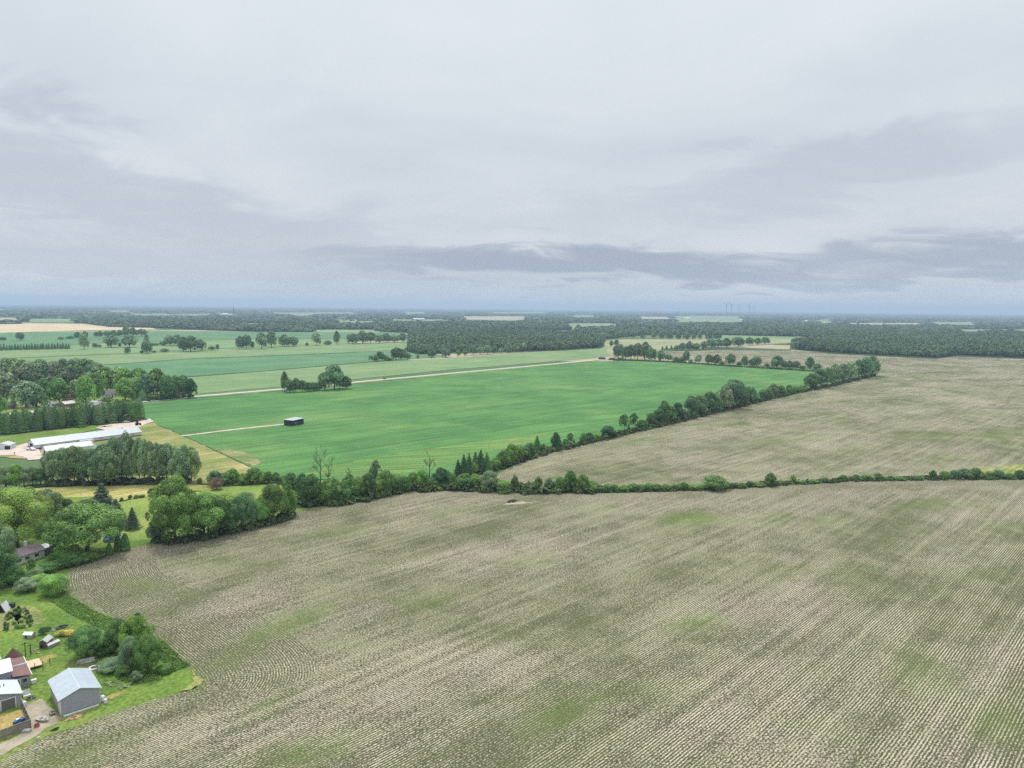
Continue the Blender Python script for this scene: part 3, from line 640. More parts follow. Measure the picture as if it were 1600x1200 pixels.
sheet('woods_floor', [(638,537),(636,550),(655,554.5),(700,552.5),(800,550.5),(870,548.5),(938,544.5),(944,541),(943,529),(900,524),(840,519),(700,517),(638,519)], 0.12, M_FLOOR, step=20, jit=1)
sheet('woods_floor', [(1234,546),(1300,552.3),(1380,556.3),(1470,560.3),(1490,556.5),(1600,560.3),(1900,566),(1900,530),(1600,526),(1480,522),(1330,518),(1240,522),(1285,532),(1236,537)], 0.12, M_FLOOR, step=20, jit=1)

ribbon('meadow_ditch', [(240,769),(262,766.5),(300,766),(325,769),(332,772)], 1.2, 0.09, M_FLOOR, 3, .3)
sheet('dry_corner', [(280,1080),(292,1074),(300,1068),(306,1056),(296,1044),(288,1038),(300,1046),(312,1060),(312,1070),(298,1078)], .07, M_OLIVE, step=1, jit=.4)
sheet('dry_lawn_patch', [(160,1092),(172,1085),(190,1080),(205,1076),(190,1084),(175,1092)], .03, M_SHORT, step=1, jit=.3)
sheet('dry_lawn_patch', [(50,1035),(64,1027),(82,1022),(90,1024),(76,1032),(60,1040)], .03, M_SHORT, step=1, jit=.3)
# ------------------------------------------------------------------ buildings
def frame_at(pa, pb):
    A = np.array(G(*pa)); B = np.array(G(*pb)); return A, math.atan2(*(B-A)[::-1]), float(np.linalg.norm(B-A))
def gable_walls(x0, x1, y0, y1, e, r, axis, z0=0.0):
    if axis == 'y': return MB().prism_y([(x0, z0), (x1, z0), (x1, e), ((x0+x1)/2, r), (x0, e)], y0, y1)
    m = MB(); k = [(y0, z0), (y1, z0), (y1, e), ((y0+y1)/2, r), (y0, e)]; n = 5
    vs = [(x0, y, z) for y, z in k]+[(x1, y, z) for y, z in k]
    return m.add(vs, [tuple(range(n))[::-1], tuple(range(n, 2*n))]+[(i, (i+1) % n, n+(i+1) % n, n+i) for i in range(n)])
def gable_roof(x0, x1, y0, y1, e, r, axis, o=.35, t=.12):
    if axis == 'y':
        a0, a1, b0, b1 = x0, x1, y0-o, y1+o
    else: a0, a1, b0, b1 = y0, y1, x0-o, x1+o
    mid = (a0+a1)/2; sl = (r-e)/(mid-a0); lo = e-o*sl
    prof = [(a0-o, lo+.01), (mid, r+.01), (a1+o, lo+.01), (a1+o, lo+t), (mid, r+t+.02), (a0-o, lo+t)]
    vs = []
    for b in (b0, b1): vs += [((p, b, z) if axis == 'y' else (b, p, z)) for p, z in prof]
    fs = [(0, 1, 4, 5), (1, 2, 3, 4), (6, 11, 10, 7), (7, 10, 9, 8)]+[(i, 6+i, 6+(i+1) % 6, (i+1) % 6) for i in range(6)]
    return MB().add(vs, fs)
M_WIN = plain('window_glass', (0.03, 0.04, 0.05), 0.12, .1, 1, spec=.6)
M_WHITE = plain('white_paint', (0.72, 0.73, 0.74), 0.5, .06)
M_TRIM = plain('pale_trim', (0.62, 0.64, 0.66), 0.5, .06)
M_DARK = plain('dark_opening', (0.02, 0.02, 0.022), 0.9, .2)
M_WOOD = ribbed('weathered_boards', (0.24, 0.23, 0.22), .16, 0, .9, 0, .15, .8)
M_BEIGEW = ribbed('new_lumber', (0.62, 0.50, 0.34), .14, 0, .8, 0, .1, .7)
def window(root, cx, z, w_, h_, y=0., axis='x'):
    f = MB()
    def B(a0, a1, z0, z1, d0, d1, mb):
        if axis == 'x': mb.box(a0, a1, y-d1, y-d0, z0, z1)
        else: mb.box(y+d0, y+d1, a0, a1, z0, z1)
    t = .07
    for q in ((cx-w_/2-t, cx-w_/2, z-t, z+h_+t), (cx+w_/2, cx+w_/2+t, z-t, z+h_+t), (cx-w_/2, cx+w_/2, z+h_, z+h_+t), (cx-w_/2, cx+w_/2, z-t, z)): B(*q, .003, .06, f)
    fo = f.build('window', M_WHITE, root); g = MB(); B(cx-w_/2, cx+w_/2, z, z+h_, .003, .025, g); g.build('pane', M_WIN, fo); return fo
# workshop with the pale metal roof
A, rz, L = frame_at((95.6, 1119), (157, 1099)); Dp = 9.9
ws = empty('workshop', A, rz, 'grey metal-sided workshop with a pale metal gable roof beside the gravel turning area', 'workshop')
M_GREY = ribbed('grey_siding', (0.36, 0.36, 0.41), .45, 3, .5, 0, .09, .7)
M_MROOF = ribbed('pale_metal_roof', (0.44, 0.52, 0.58), .45, 1, .38, .15, .09, .55)
gable_walls(0, L, 0, Dp, 3.35, 4.55, 'y').build('wall', M_GREY, ws)
gable_roof(0, L, 0, Dp, 3.35, 4.55, 'y', .28, .10).build('roof', M_MROOF, ws)
MB().prism_y([(L/2-.16, 4.575), (L/2, 4.71), (L/2+.16, 4.575), (L/2, 4.64)], -.3, Dp+.3).build('ridge_cap', M_TRIM, ws)
f = MB(); f.box(-.045, -.004, 1.0, 2.0, .05, 2.15); dr = f.build('door', M_WHITE, ws); MB().box(-.09, -.046, 1.12, 1.2, 1.0, 1.08).build('handle', M_DARK, dr)
MB().box(-.04, -.003, .12, .8, .1, 2.6).build('door', M_TRIM, ws)
for x in (0, L):
    for y in (0, Dp): MB().box(x-.05, x+.05, y-.05, y+.05, 0, 3.3).build('corner_trim', M_TRIM, ws)
for x in (-.33, L+.33): MB().tube((x, -.25, 3.2), (x, Dp+.25, 3.2), .07).build('gutter', M_TRIM, ws)
def ob(name, mb, mat, loc, rz, label, cat, group=None, smooth=False):
    o = mb.build(name, mat, None, smooth); o.location = (loc[0], loc[1], 0); o.rotation_euler.z = rz; return tag(o, label, cat, group)
def at_local(A, rz, x, y): return (A[0]+x*math.cos(rz)-y*math.sin(rz), A[1]+x*math.sin(rz)+y*math.cos(rz))
p = at_local(A, rz, .3, -.55)
ob('pipe', MB().box(0, 3.2, -.14, .14, .0, .22).box(0, .1, -.17, .17, 0, .26), M_WHITE, p, rz, 'long white plastic pipe lying left at the foot of the workshop gable', 'pipe')
p = at_local(A, rz, 3.4, -.5)
ob('pipe', MB().box(0, 3.0, -.12, .12, .0, .2).box(2.9, 3.0, -.15, .15, 0, .24), M_WHITE, p, rz, 'shorter white pipe lying right along the workshop gable', 'pipe')
p = at_local(A, rz, L+.55, .6)
ob('water_tank', MB().lathe([(.30, 0), (.42, .1), (.42, 1.0), (.3, 1.2), (.1, 1.25)]), M_WHITE, p, 0, 'upright white tank against the right wall of the workshop', 'tank', smooth=False)
p = at_local(A, rz, L+.8, -.6)
ob('barrel', MB().lathe([(.26, 0), (.3, .1), (.3, .4), (.32, .42), (.3, .45), (.3, .8), (.26, .85)]), M_TRIM, p, 0, 'pale barrel standing at the right front corner of the workshop', 'barrel')
p = at_local(A, rz, -1.1, 2.0)
b = MB(); b.box(-.5, .5, -.8, .8, .35, .45); [b.box(x, x+.1, y, y+.1, 0, .35) for x in (-.45, .35) for y in (-.7, .6)]; b.box(-.2, .3, -.3, .3, .45, .8)
ob('workbench', b, M_WOOD, p, rz, 'low wooden bench with a box on it by the workshop door', 'bench')
# the house, cut by the picture's left edge
O = np.array(G(47.5, 1071)); PH = R(42.5)
def HL(x, y): return at_local(O, PH, x, y)
hs = empty('house', O, PH, 'grey house with white roof, mauve-roofed extension and garage wing at left edge', 'house')
M_GREY2 = ribbed('grey_clapboard', (0.31, 0.315, 0.36), .22, 2, .6, 0, .06, .5)
M_WR = ribbed('white_metal_roof', (0.62, 0.66, 0.70), .4, 0, .4, .1, .05, .25)
M_MAUVE = shingle('mauve_shingle', (0.245, 0.155, 0.15), .25)
ad = MB().box(-3.05, 0, 0, 10.2, 0, 2.35).build('extension_wall', M_GREY2, hs)
def slab(x0, x1, y0, y1, zl, zr, t=.12):
    return MB().add([(x0,y0,zl),(x1,y0,zr),(x1,y1,zr),(x0,y1,zl),(x0,y0,zl+t),(x1,y0,zr+t),(x1,y1,zr+t),(x0,y1,zl+t)], [(0,3,2,1),(4,5,6,7),(0,1,5,4),(1,2,6,5),(2,3,7,6),(3,0,4,7)])
slab(-3.0, .3, -.3, 5.1, 3.0, 2.38).build('extension_roof', M_MAUVE, hs)
slab(-3.0, .3, 5.3, 9.9, 3.0, 2.38).build('extension_roof', M_MAUVE, hs)
MB().box(.30, .42, -.3, 9.9, 2.30, 2.50).box(-3, .3, 5.12, 5.28, 2.5, 2.98).build('roof_edge', M_WHITE, hs)
MB().lathe([(1.75, 2.35), (1.78, 2.5), (.9, 3.6), (.05, 4.6)], (-1.4, 11.0), 8).build('turret_roof', shingle('brown_shingle', (0.15, 0.09, 0.075), .2), hs)
MB().lathe([(1.5, 0), (1.5, 2.34)], (-1.4, 11.0), 8).build('turret_wall', M_GREY2, hs)
gable_walls(-11, -3.06, .8, 6.6, 4.1, 5.5, 'x').build('main_wall', M_GREY2, hs); gable_roof(-11, -3.06, .8, 6.6, 4.1, 5.5, 'x', .3).build('main_roof', M_WR, hs)
gable_walls(-12, -4.2, 6.61, 14.5, 4.6, 7.4, 'y').build('rear_wall', M_GREY2, hs)
M_WR2 = ribbed('blue_white_roof', (0.56, 0.62, 0.68), .4, 1, .4, .1, .05, .25)
gable_roof(-12, -4.2, 6.98, 14.5, 4.6, 7.4, 'y', .3).build('rear_roof', M_WR2, hs)
gable_walls(-10, -2.6, -7.6, -1.2, 2.5, 3.7, 'y').build('garage_wall', M_GREY2, hs); gable_roof(-10, -2.6, -7.6, -1.2, 2.5, 3.7, 'y', .3).build('garage_roof', M_WR2, hs)
gd = MB(); gd.box(-5.9, -3.6, -7.645, -7.61, 0, 2.05); gdo = gd.build('garage_door', ribbed('garage_panel', (0.14, 0.15, 0.15), .5, 2, .6, 0, .05, .8), hs)
MB().box(-6.05, -5.9, -7.67, -7.61, 0, 2.2).box(-3.6, -3.45, -7.67, -7.61, 0, 2.2).box(-5.9, -3.6, -7.67, -7.61, 2.05, 2.2).build('door_frame', M_WHITE, gdo)
dd = MB().box(-2.55, -1.65, -.05, -.004, .1, 2.1).build('door', M_WHITE, hs); MB().box(-2.35, -1.85, -.08, -.051, 1.0, 1.9).build('pane', M_WIN, dd)
v = MB(); v.tube((-5.6, -4.6, 3.1), (-5.6, -4.6, 4.0), .09); v.build('vent_pipe', M_DARK, hs); v = MB(); v.tube((-4.9, -4.0, 3.0), (-4.9, -4.0, 3.8), .09); v.build('vent_pipe', M_DARK, hs)
window(hs, -.9, 1.0, .8, .9, 0.); window(hs, 2.5, .9, 1.0, 1.0, 0.0, 'y'); window(hs, 6.5, .9, 1.2, 1.0, 0.0, 'y')
# fence round the worn yard
fe = empty('board_fence', HL(-2.6, -18.2), PH, 'weathered grey board fence around the yard below the garage door', 'fence')
def fence_run(ax, ay, bx, by, h=1.75):
    a = Vector((ax, ay, 0)); b = Vector((bx, by, 0)); L_ = (b-a).length; u = (b-a)/L_; n_ = int(L_/2.2)+1; nv = Vector((-u.y, u.x, 0))
    pm = MB(); k = int(L_/.17)
    for i in range(k):
        q = a+u*(i+.5)*L_/k; hh = h*random.Random(i).uniform(.95, 1.02); w2 = .072; c4 = [q-u*w2-nv*.012, q+u*w2-nv*.012, q+u*w2+nv*.012, q-u*w2+nv*.012]
        pm.prism([(c.x, c.y) for c in c4], .05, hh)
    pm.build('boards', plain('fence_grey', (0.20, 0.19, 0.19), .9, .3, 1.5), fe)
    rm = MB()
    for z in (.4, 1.35): rm.tube(a+Vector((0, 0, z))+nv*.06, b+Vector((0, 0, z))+nv*.06, .045, k=4)
    rm.tube(a+Vector((0, 0, h+.03)), b+Vector((0, 0, h+.03)), .06, k=4)
    rm.build('rail', plain('rail_grey', (.33, .31, .29), .9, .2), fe)
    for i in range(n_+1):
        q = a+u*L_*i/n_+nv*.1; MB().box(q.x-.06, q.x+.06, q.y-.06, q.y+.06, -.1, h+.12).build('post', M_WOOD, fe)
fence_run(-16, -1.3, 0, 0); fence_run(.05, .15, -.1, 9.2)
# deck with rail
dk = empty('deck', HL(.45, 7.4), PH, 'pale new lumber deck beside the mauve-roofed extension', 'deck')
MB().box(0, 2.9, 0, 3.8, .5, .62).build('floor', M_BEIGEW, dk)
for x, y in ((0.1, .1), (2.8, .1), (2.8, 3.7), (.1, 3.7), (2.8, 1.9)): MB().box(x-.05, x+.05, y-.05, y+.05, 0, .5).build('post', M_WOOD, dk)
for i, (x, y) in enumerate(((1.4, -.3), (2.9, -.3), (4.3, .2))):
    ob('fence_post', MB().box(-.06, .06, -.06, .06, 0, 1.5).box(-.09, .09, -.09, .09, 1.5, 1.56), plain('dark_post', (.06, .05, .045), .9), HL(.45+x, 7.1+y), PH, ['short dark post beside the lumber deck, nearest the house', 'short dark post at the front corner of the deck', 'short dark post standing apart to the right of the deck'][i], 'post')
for i, (px, py, h) in enumerate(((40, 1026, 3.4), (48.3, 1023, 2.5))):
    x, y = G(px, py); o = MB(); o.tube((0, 0, 0), (0, 0, h), .11, .09, 7); o.box(-.5, .5, -.04, .04, h-.35, h-.22)
    ob('clothesline_post', o, plain('dark_post', (.06, .05, .045), .9), (x, y), PH, ['taller dark clothesline post in front of the vegetable garden', 'shorter dark clothesline post in front of the vegetable garden'][i], 'post')
# hen houses and garden sheds
def shed(pa, pb, dp, e, r, wall, roof, label, cat='shed', name='garden_shed', axis='y', door=None, win=0):
    A, rz, L = frame_at(pa, pb); s = empty(name, A, rz, label, cat)
    gable_walls(0, L, 0, dp, e, r, axis).build('wall', wall, s); gable_roof(0, L, 0, dp, e, r, axis, .15, .07).build('roof', roof, s)
    if door: MB().box(door[0], door[1], -.04, -.004, .02, door[2]).build('door', M_DARK if len(door) < 4 else door[3], s)
    for i in range(win): window(s, L*(i+.6)/(win+.2), e*.45, min(1.1, L*.12), e*.33)
    return s, L
M_SROOF = ribbed('shed_tin', (0.50, 0.49, 0.50), .3, 0, .5, .1, .08, .3); M_BROWNW = ribbed('brown_boards', (0.13, 0.105, 0.10), .2, 3, .9, 0, .15, .6)
M_GREYB = ribbed('silver_boards', (0.36, 0.34, 0.34), .2, 3, .9, 0, .15, .6)
shed((61.5, 1013.5), (73.5, 1013), 2.6, 1.5, 2.1, M_BROWNW, M_SROOF, 'dark boarded hen house with a pale tin roof by the yellow flower bed', 'hen house', 'hen_house', door=(.3, .8, .9))
s, _ = shed((76, 1013.5), (93, 1006), 1.0, .75, 1.0, M_GREYB, M_SROOF, 'low open-fronted coop with pale roof joined to the dark hen house', 'coop', 'hen_coop', axis='x')
shed((36.5, 997.5), (49.5, 998), 1.3, .95, 1.35, M_GREYB, M_WHITE, 'small grey garden shed with white roof at the garden end', axis='x', door=(.5, .9, .8))
A_, rz_, L_ = frame_at((-6, 958), (9.5, 957)); af = empty('a_frame_coop', A_, rz_, 'white-edged A-frame coop with a dark triangular end at the left edge', 'coop')
MB().prism_y([(0, 0), (L_, 0), (L_/2, 2.2)], 0, 2.6).build('body', M_DARK, af)
MB().add([(0-.1,-.1,0),(.1,-.1,0),(L_/2,-.1,2.3),(L_/2-.1,-.1,2.42),(0-.1,2.7,0),(.1,2.7,0),(L_/2,2.7,2.3),(L_/2-.1,2.7,2.42)], [(0,1,2,3),(4,7,6,5),(0,3,7,4),(1,5,6,2)]).build('roof_panel', M_WHITE, af)
MB().add([(L_+.1,-.1,0),(L_-.1,-.1,0),(L_/2,-.1,2.2),(L_/2+.1,-.1,2.32),(L_+.1,2.7,0),(L_-.1,2.7,0),(L_/2,2.7,2.2),(L_/2+.1,2.7,2.32)], [(3,2,1,0),(5,6,7,4),(4,7,3,0),(2,6,5,1)]).build('roof_panel', M_TRIM, af)
A_, rz_, L_ = frame_at((13, 951), (22, 950)); o = MB().box(0, L_, 0, 1.2, .1, 1.1); o.box(-.05, L_+.05, -.05, 1.25, 1.1, 1.18)
ob('compost_box', o, plain('dark_green_box', (.03, .045, .04), .7), A_, rz_, 'dark compost box above the vegetable garden', 'compost bin')
# ring of stones, logs, wood heap, things round the yard
def heap(name, px, py, rx, ry, h, n, size, mat, label, cat, seed=1, kind=None):
    rg = random.Random(seed); m = MB(); iv, iff = ICO[1]
    for i in range(n):
        a = rg.uniform(0, 6.28); q = rg.uniform(0, 1)**.5; cx, cy = q*rx*math.cos(a), q*ry*math.sin(a); z = h*(1-q)*rg.uniform(.2, 1)+size*.3
        s_ = np.array([size*rg.uniform(.5, 1.3), size*rg.uniform(.5, 1.1), size*rg.uniform(.35, .8)])
        m.add(iv*s_*(1+.2*np.sin(iv[:, :1]*9+i))+np.array([cx, cy, z]), iff.tolist())
    o = m.build(name, mat); o.location = (*G(px, py), 0); o.rotation_euler.z = PH; return tag(o, label, cat, kind=kind)
heap('firewood_heap', 116, 1122, 1.5, .55, .55, 70, .22, plain('fresh_wood', (.55, .36, .23), .85, .35, 2), 'orange heap of split firewood in front of the workshop', 'firewood heap')
heap('rock_pile', 95, 981, 1.7, .8, .5, 30, .38, plain('dark_rock', (.07, .075, .07), .9, .5, 2), 'heap of dark rocks above the yellow flower bed', 'rock pile')
heap('rock_pile', 82, 985, .9, .6, .3, 22, .25, plain('pale_rock', (.36, .33, .28), .9, .4, 2), 'small pile of pale stones left of the dark rocks', 'rock pile')
heap('scrap_heap', 48, 1092, .9, .5, .7, 26, .3, plain('scrap', (.18, .16, .16), .8, .6, 3), 'heap of dark scrap at the garage corner beside the fence', 'scrap heap', 4)
heap('rubble_heap', 53, 1016, .8, .5, .3, 24, .2, plain('pale_rock', (.36, .33, .28), .9, .4, 2), 'pale rubble heap between the posts and the hen house', 'rubble heap', 6)
heap('mulch_heap', 58, 1021, .6, .4, .15, 20, .18, plain('mulch', (.45, .33, .16), .9, .3, 2), 'flat tan mulch heap right of the clothesline posts', 'mulch heap', 8)
heap('brush_pile', 87, 1140, .7, .4, .5, 26, .2, plain('brush', (.03, .05, .03), .9, .3, 2), 'small dark brush pile on the grass below the workshop', 'brush pile', 9)
heap('field_stone_pile', 800, 784, 2.8, 1.2, .7, 36, .5, plain('wet_stone', (.06, .065, .05), .9, .5, 1), 'dark stone pile on a bare patch in the near field', 'stone pile', 12)
sheet('bare_patch', [(784,788.5),(795,786),(812,784),(830,785),(832,786.5),(815,787.5),(800,788.5)], .075, M_DIRT, step=1.5, jit=.4)
def log_pile():
    m = MB(); rg = random.Random(2)
    for i in range(7):
        for j in range(3-(i % 2)): y = -.5+j*.34+(i//2)*.0; z = .17+.28*(i//2.4); m.tube((-1.5+rg.uniform(-.3, .3), y, z), (1.5+rg.uniform(-.3, .3), y+rg.uniform(-.1, .1), z), .16, .14, 7)
    return m
ob('log_pile', log_pile(), plain('birch_log', (.45, .44, .42), .9, .3, 2), G(134, 1035), R(35), 'stack of pale grey logs under the spreading bush', 'log pile')
ring = MB()
k = 28; vs = []; fs = []
for i in range(k):
    for j in range(8):
        a = 2*math.pi*i/k; b_ = 2*math.pi*j/8; r_ = .98+.19*math.cos(b_); vs.append((r_*math.cos(a), r_*math.sin(a)*.9, .19+.19*math.sin(b_)))
        fs.append((i*8+j, ((i+1) % k)*8+j, ((i+1) % k)*8+(j+1) % 8, i*8+(j+1) % 8))
ring.add(vs, fs); rg_ = ob('paddling_pool', ring, M_WHITE, G(147.5, 1044.5), 0, 'round white-rimmed paddling pool on the lawn behind the workshop', 'paddling pool', smooth=True)
MB().lathe([(.9, .02), (.9, .05)], (0, 0), 20).build('liner', plain('pool_liner', (.10, .06, .05), .6, .3), rg_)
# motorcycle-like quad under a blue cover, small boat on a trailer
q = empty('quad_bike', HL(-3.9, -14.9), R(60), 'blue and white quad bike parked inside the corner of the board fence', 'quad bike')
MB().prism_y([(-.9, .45), (-.5, .4), (.6, .4), (.95, .6), (.6, .85), (.2, .8), (-.1, 1.0), (-.7, .95), (-.95, .75)], -.32, .32).build('body', plain('blue_plastic', (.05, .16, .42), .4, .2), q)
MB().prism_y([(-.6, 1.0), (.0, 1.02), (-.1, 1.12), (-.6, 1.12)], -.2, .2).build('seat', M_WHITE, q)
for x in (-.65, .65):
    for y in (-.5, .5):
        t = MB(); t.tube((x, y-.13, .3), (x, y+.13, .3), .3, k=14); wh = t.build('wheel', M_DARK, q); t = MB(); t.tube((x, y-.14, .3), (x, y+.14, .3), .13, k=10); t.build('rim', M_TRIM, wh)
t = MB(); t.tube((.4, -.4, 1.15), (.4, .4, 1.15), .03); t.tube((.55, 0, .8), (.4, 0, 1.15), .03); t.build('handlebar', M_DARK, q)
bt = empty('rowing_boat', HL(-.6, -16.6), R(-18), 'small pale rowing boat lying outside the fence corner', 'boat')
pr = [(-1.5, .0, .45), (-1.3, .5, .5), (0, .72, .5), (1.0, .5, .55), (1.7, 0, .65), (1.0, -.5, .55), (0, -.72, .5), (-1.3, -.5, .5)]
bm = MB(); n_ = len(pr); bm.add([(x, y, z) for x, y, z in pr]+[(x*.75, y*.5, .05) for x, y, z in pr]+[(x*.9, y*.85, z-.02) for x, y, z in pr]+[(x*.7, y*.45, .16) for x, y, z in pr],
    [(i, (i+1) % n_, n_+(i+1) % n_, n_+i) for i in range(n_)]+[tuple(range(n_, 2*n_))]+[(i, 2*n_+i, 2*n_+(i+1) % n_, (i+1) % n_) for i in range(n_)]+[(2*n_+i, 3*n_+i, 3*n_+(i+1) % n_, 2*n_+(i+1) % n_) for i in range(n_)]+[tuple(range(3*n_, 4*n_))[::-1]])
bm.build('hull', plain('boat_grey', (.52, .50, .47), .5, .15), bt)
MB().box(-.5, -.25, -.6, .6, .36, .42).build('bench', M_WOOD, bt); MB().box(.5, .75, -.5, .5, .38, .44).build('bench', M_WOOD, bt)
ob('red_crate', MB().box(-.4, .4, -.3, .3, 0, .12).box(-.4, -.35, -.3, .3, .12, .6).box(.35, .4, -.3, .3, .12, .6).box(-.35, .35, .25, .3, .12, .6).box(-.35, .35, -.3, -.25, .12, .6), plain('red_plastic', (.38, .10, .08), .6), HL(-1.7, -18.4), R(20), 'faded red crate outside the fence corner beside the boat', 'crate')
ob('stone_slab', MB().prism([(-.7, -.4), (.6, -.45), (.75, .2), (.1, .45), (-.6, .4)], 0, .5), plain('slab_stone', (.33, .33, .32), .9, .2), HL(-3.4, -19.0), R(10), 'pale stone block leaning at the outer fence corner', 'stone block')
o = MB().lathe([(.42, 0), (.46, .5), (.40, 1.0), (.2, 1.15)]); ob('propane_tank', o, M_TRIM, HL(-2.3, -8.6), 0, 'pale upright propane tank at the right corner of the garage wing', 'propane tank')
o = MB().box(0, .9, 0, .5, .0, .75).box(-.05, .95, -.05, .55, .75, .82); ob('air_conditioner', o, M_WHITE, HL(.25, .4), PH, 'white air conditioner box against the front of the extension', 'air conditioner')
o = MB().box(0, 1.3, 0, .9, .0, .08).box(0, .08, 0, .9, .08, 1.0).box(0, 1.3, .82, .9, .08, 1.0); ob('porch_bench', o, M_WHITE, HL(-1.9, -4.4), PH, 'white bench beside the garage wing wall', 'bench')
# second house among the trees
A, rz, L = frame_at((20, 886), (70, 870)); h2 = empty('bungalow', A, rz, 'white bungalow with a purple-brown roof half hidden behind trees on the left', 'house')
M_CREAM = plain('cream_wall', (.68, .67, .63), .8, .1, 1.5); M_PURP = shingle('purple_shingle', (0.22, 0.18, 0.20), .28)
gable_walls(0, L, 0, 7.0, 2.6, 4.0, 'x').build('wall', M_CREAM, h2); gable_roof(0, L, 0, 7.0, 2.6, 4.0, 'x', .4).build('roof', M_PURP, h2)
for cx in (L*.20, L*.45, L*.75): window(h2, cx, 1.0, 1.3, .85)
MB().box(L-2.3, L-1.6, 5.6, 6.3, 3.0, 4.9).build('chimney', M_WHITE, h2)
MB().box(L+.02, L+4.2, .8, 5.2, 0, 2.35).build('annex_wall', plain('green_grey_wall', (.18, .22, .21), .8, .1, 1.5), h2); MB().box(L+.4, L+4.4, .6, 5.4, 2.37, 2.5).build('annex_roof', M_WHITE, h2)
tr = empty('swimming_pool', G(176, 843.5), 0, 'round blue above-ground swimming pool behind the maple', 'swimming pool')
MB().lathe([(2.9, 0), (2.9, 1.15), (3.0, 1.15), (3.0, 1.22), (2.8, 1.22), (2.8, 1.0)], (0, 0), 28).build('wall', plain('pool_wall', (.30, .40, .47), .5, .1), tr)
MB().lathe([(2.79, .98), (2.79, 1.02)], (0, 0), 28).build('water', plain('pool_water', (.03, .10, .16), .08, .1, spec=.6), tr)
b = MB(); b.box(-.9, .9, -.45, .45, .7, .78); b.box(-.9, .9, -.95, -.7, .4, .46); b.box(-.9, .9, .7, .95, .4, .46); [b.box(x, x+.08, -.8, .8, .3, .36) for x in (-.7, .6)]; [b.box(x, x+.08, y, y+.08, 0, .72) for x in (-.7, .6) for y in (-.5, .42)]
ob('picnic_table', b, plain('pink_wood', (.50, .36, .31), .8, .2), G(148, 862), R(30), 'pale pink picnic table under the maple by the cone-shaped evergreens', 'picnic table')
ob('white_tank', MB().lathe([(.35, 0), (.3, .8), (.45, 1.0), (.25, 1.6), (.3, 1.9), (.05, 2.2)]), M_WHITE, G(238, 842), 0, 'small white upright tank at the left foot of the big oak', 'tank')
# barns
def barn(name, pa, pb, dp, e, r, label, roofm, posts=0, red=True):
    A, rz, L = frame_at(pa, pb); s = empty(name, A, rz, label, 'barn')
    gable_walls(0, L, 0, dp, e, r, 'x', .62).build('wall', M_BWHITE, s); gable_roof(0, L, 0, dp, e, r, 'x', .35, .14).build('roof', roofm, s)
    MB().box(-.03, L+.03, -.03, dp+.03, 0, .62).build('base_wall', plain('red_base', (.26, .06, .05), .85, .2) if red else M_GREYB, s)
    MB().box(-.07, -.01, dp*.30, dp*.66, .0, 2.5).build('door', M_DARK, s)
    for i in range(posts): MB().box(L*(i+.5)/posts-.09, L*(i+.5)/posts+.09, -.22, -.035, .3, e-.12).build('buttress', M_TRIM, s)
    return s, L, A, rz
M_BWHITE = ribbed('white_barn_siding', (0.62, 0.66, 0.70), .35, 3, .5, 0, .06, .4)
M_BR1 = ribbed('barn_roof_metal', (0.36, 0.42, 0.45), .9, 0, .45, .05, .12, .6); M_BR2 = ribbed('bright_barn_roof', (0.50, 0.53, 0.55), .9, 0, .45, .02, .10, .5)
b1, L1, A1, r1 = barn('long_barn', (55, 702), (221, 680.5), 11.5, 2.35, 4.9, 'very long white livestock barn with a pale metal roof and red base', M_BR1)
for q in range(9): MB().box(L1*(q+.6)/9.4-1.1, L1*(q+.6)/9.4+1.1, -.06, -.004, 1.0, 1.75).build('window', plain('curtain', (.34, .40, .45), .6, .1), b1)
MB().box(L1*.385, L1*.51, -2.6, -.05, .0, 2.0).build('lean_to', M_BWHITE, b1)
for q in (.3, .6, .85): MB().tube((L1*q, 5.75, 4.7), (L1*q, 5.75, 5.5), .35, k=10).build('roof_vent', M_TRIM, b1)
b2, L2, A2, r2 = barn('white_barn', (73.5, 713.5), (145.5, 704), 7.6, 3.0, 4.9, 'shorter bright white barn with buttressed side in front of the long barn', M_BR2, 9)
shed((-10, 703), (14.5, 702.5), 7, 2.4, 3.6, M_BWHITE, M_BR2, 'small white shed with dark doorway at the left edge beside gravel', door=(5.6, 8.3, 2.0), name='white_shed')
shed((161, 661.5), (168.5, 660.5), 3, 1.9, 2.3, M_BWHITE, M_WHITE, 'tiny white shed at the foot of the pine row', name='white_shed')
# dark cabin alone in the crop
A, rz, L = frame_at((457.8, 666), (474.7, 662.7)); cb = empty('field_cabin', A, rz, 'dark boarded cabin with a pale flat roof standing alone in the green crop', 'cabin')
MB().box(0, L, 0, 8.0, 0, 3.6).build('wall', ribbed('dark_boards', (0.028, 0.04, 0.042), .3, 3, .9, 0, .15, .6), cb)
slab(-.4, L+.4, -.4, 8.4, 3.75, 4.0, .2).build('roof', ribbed('cabin_roof', (0.40, 0.45, 0.45), .6, 0, .6, 0, .1, .3), cb)
MB().box(-.3, L+.3, -1.0, -.02, 0, .15).build('plinth', M_DIRT, cb); MB().box(-.06, -.004, 1.5, 3.2, .1, 2.4).build('door', M_DARK, cb); window(cb, 3, 1.2, 1.2, 1.0)
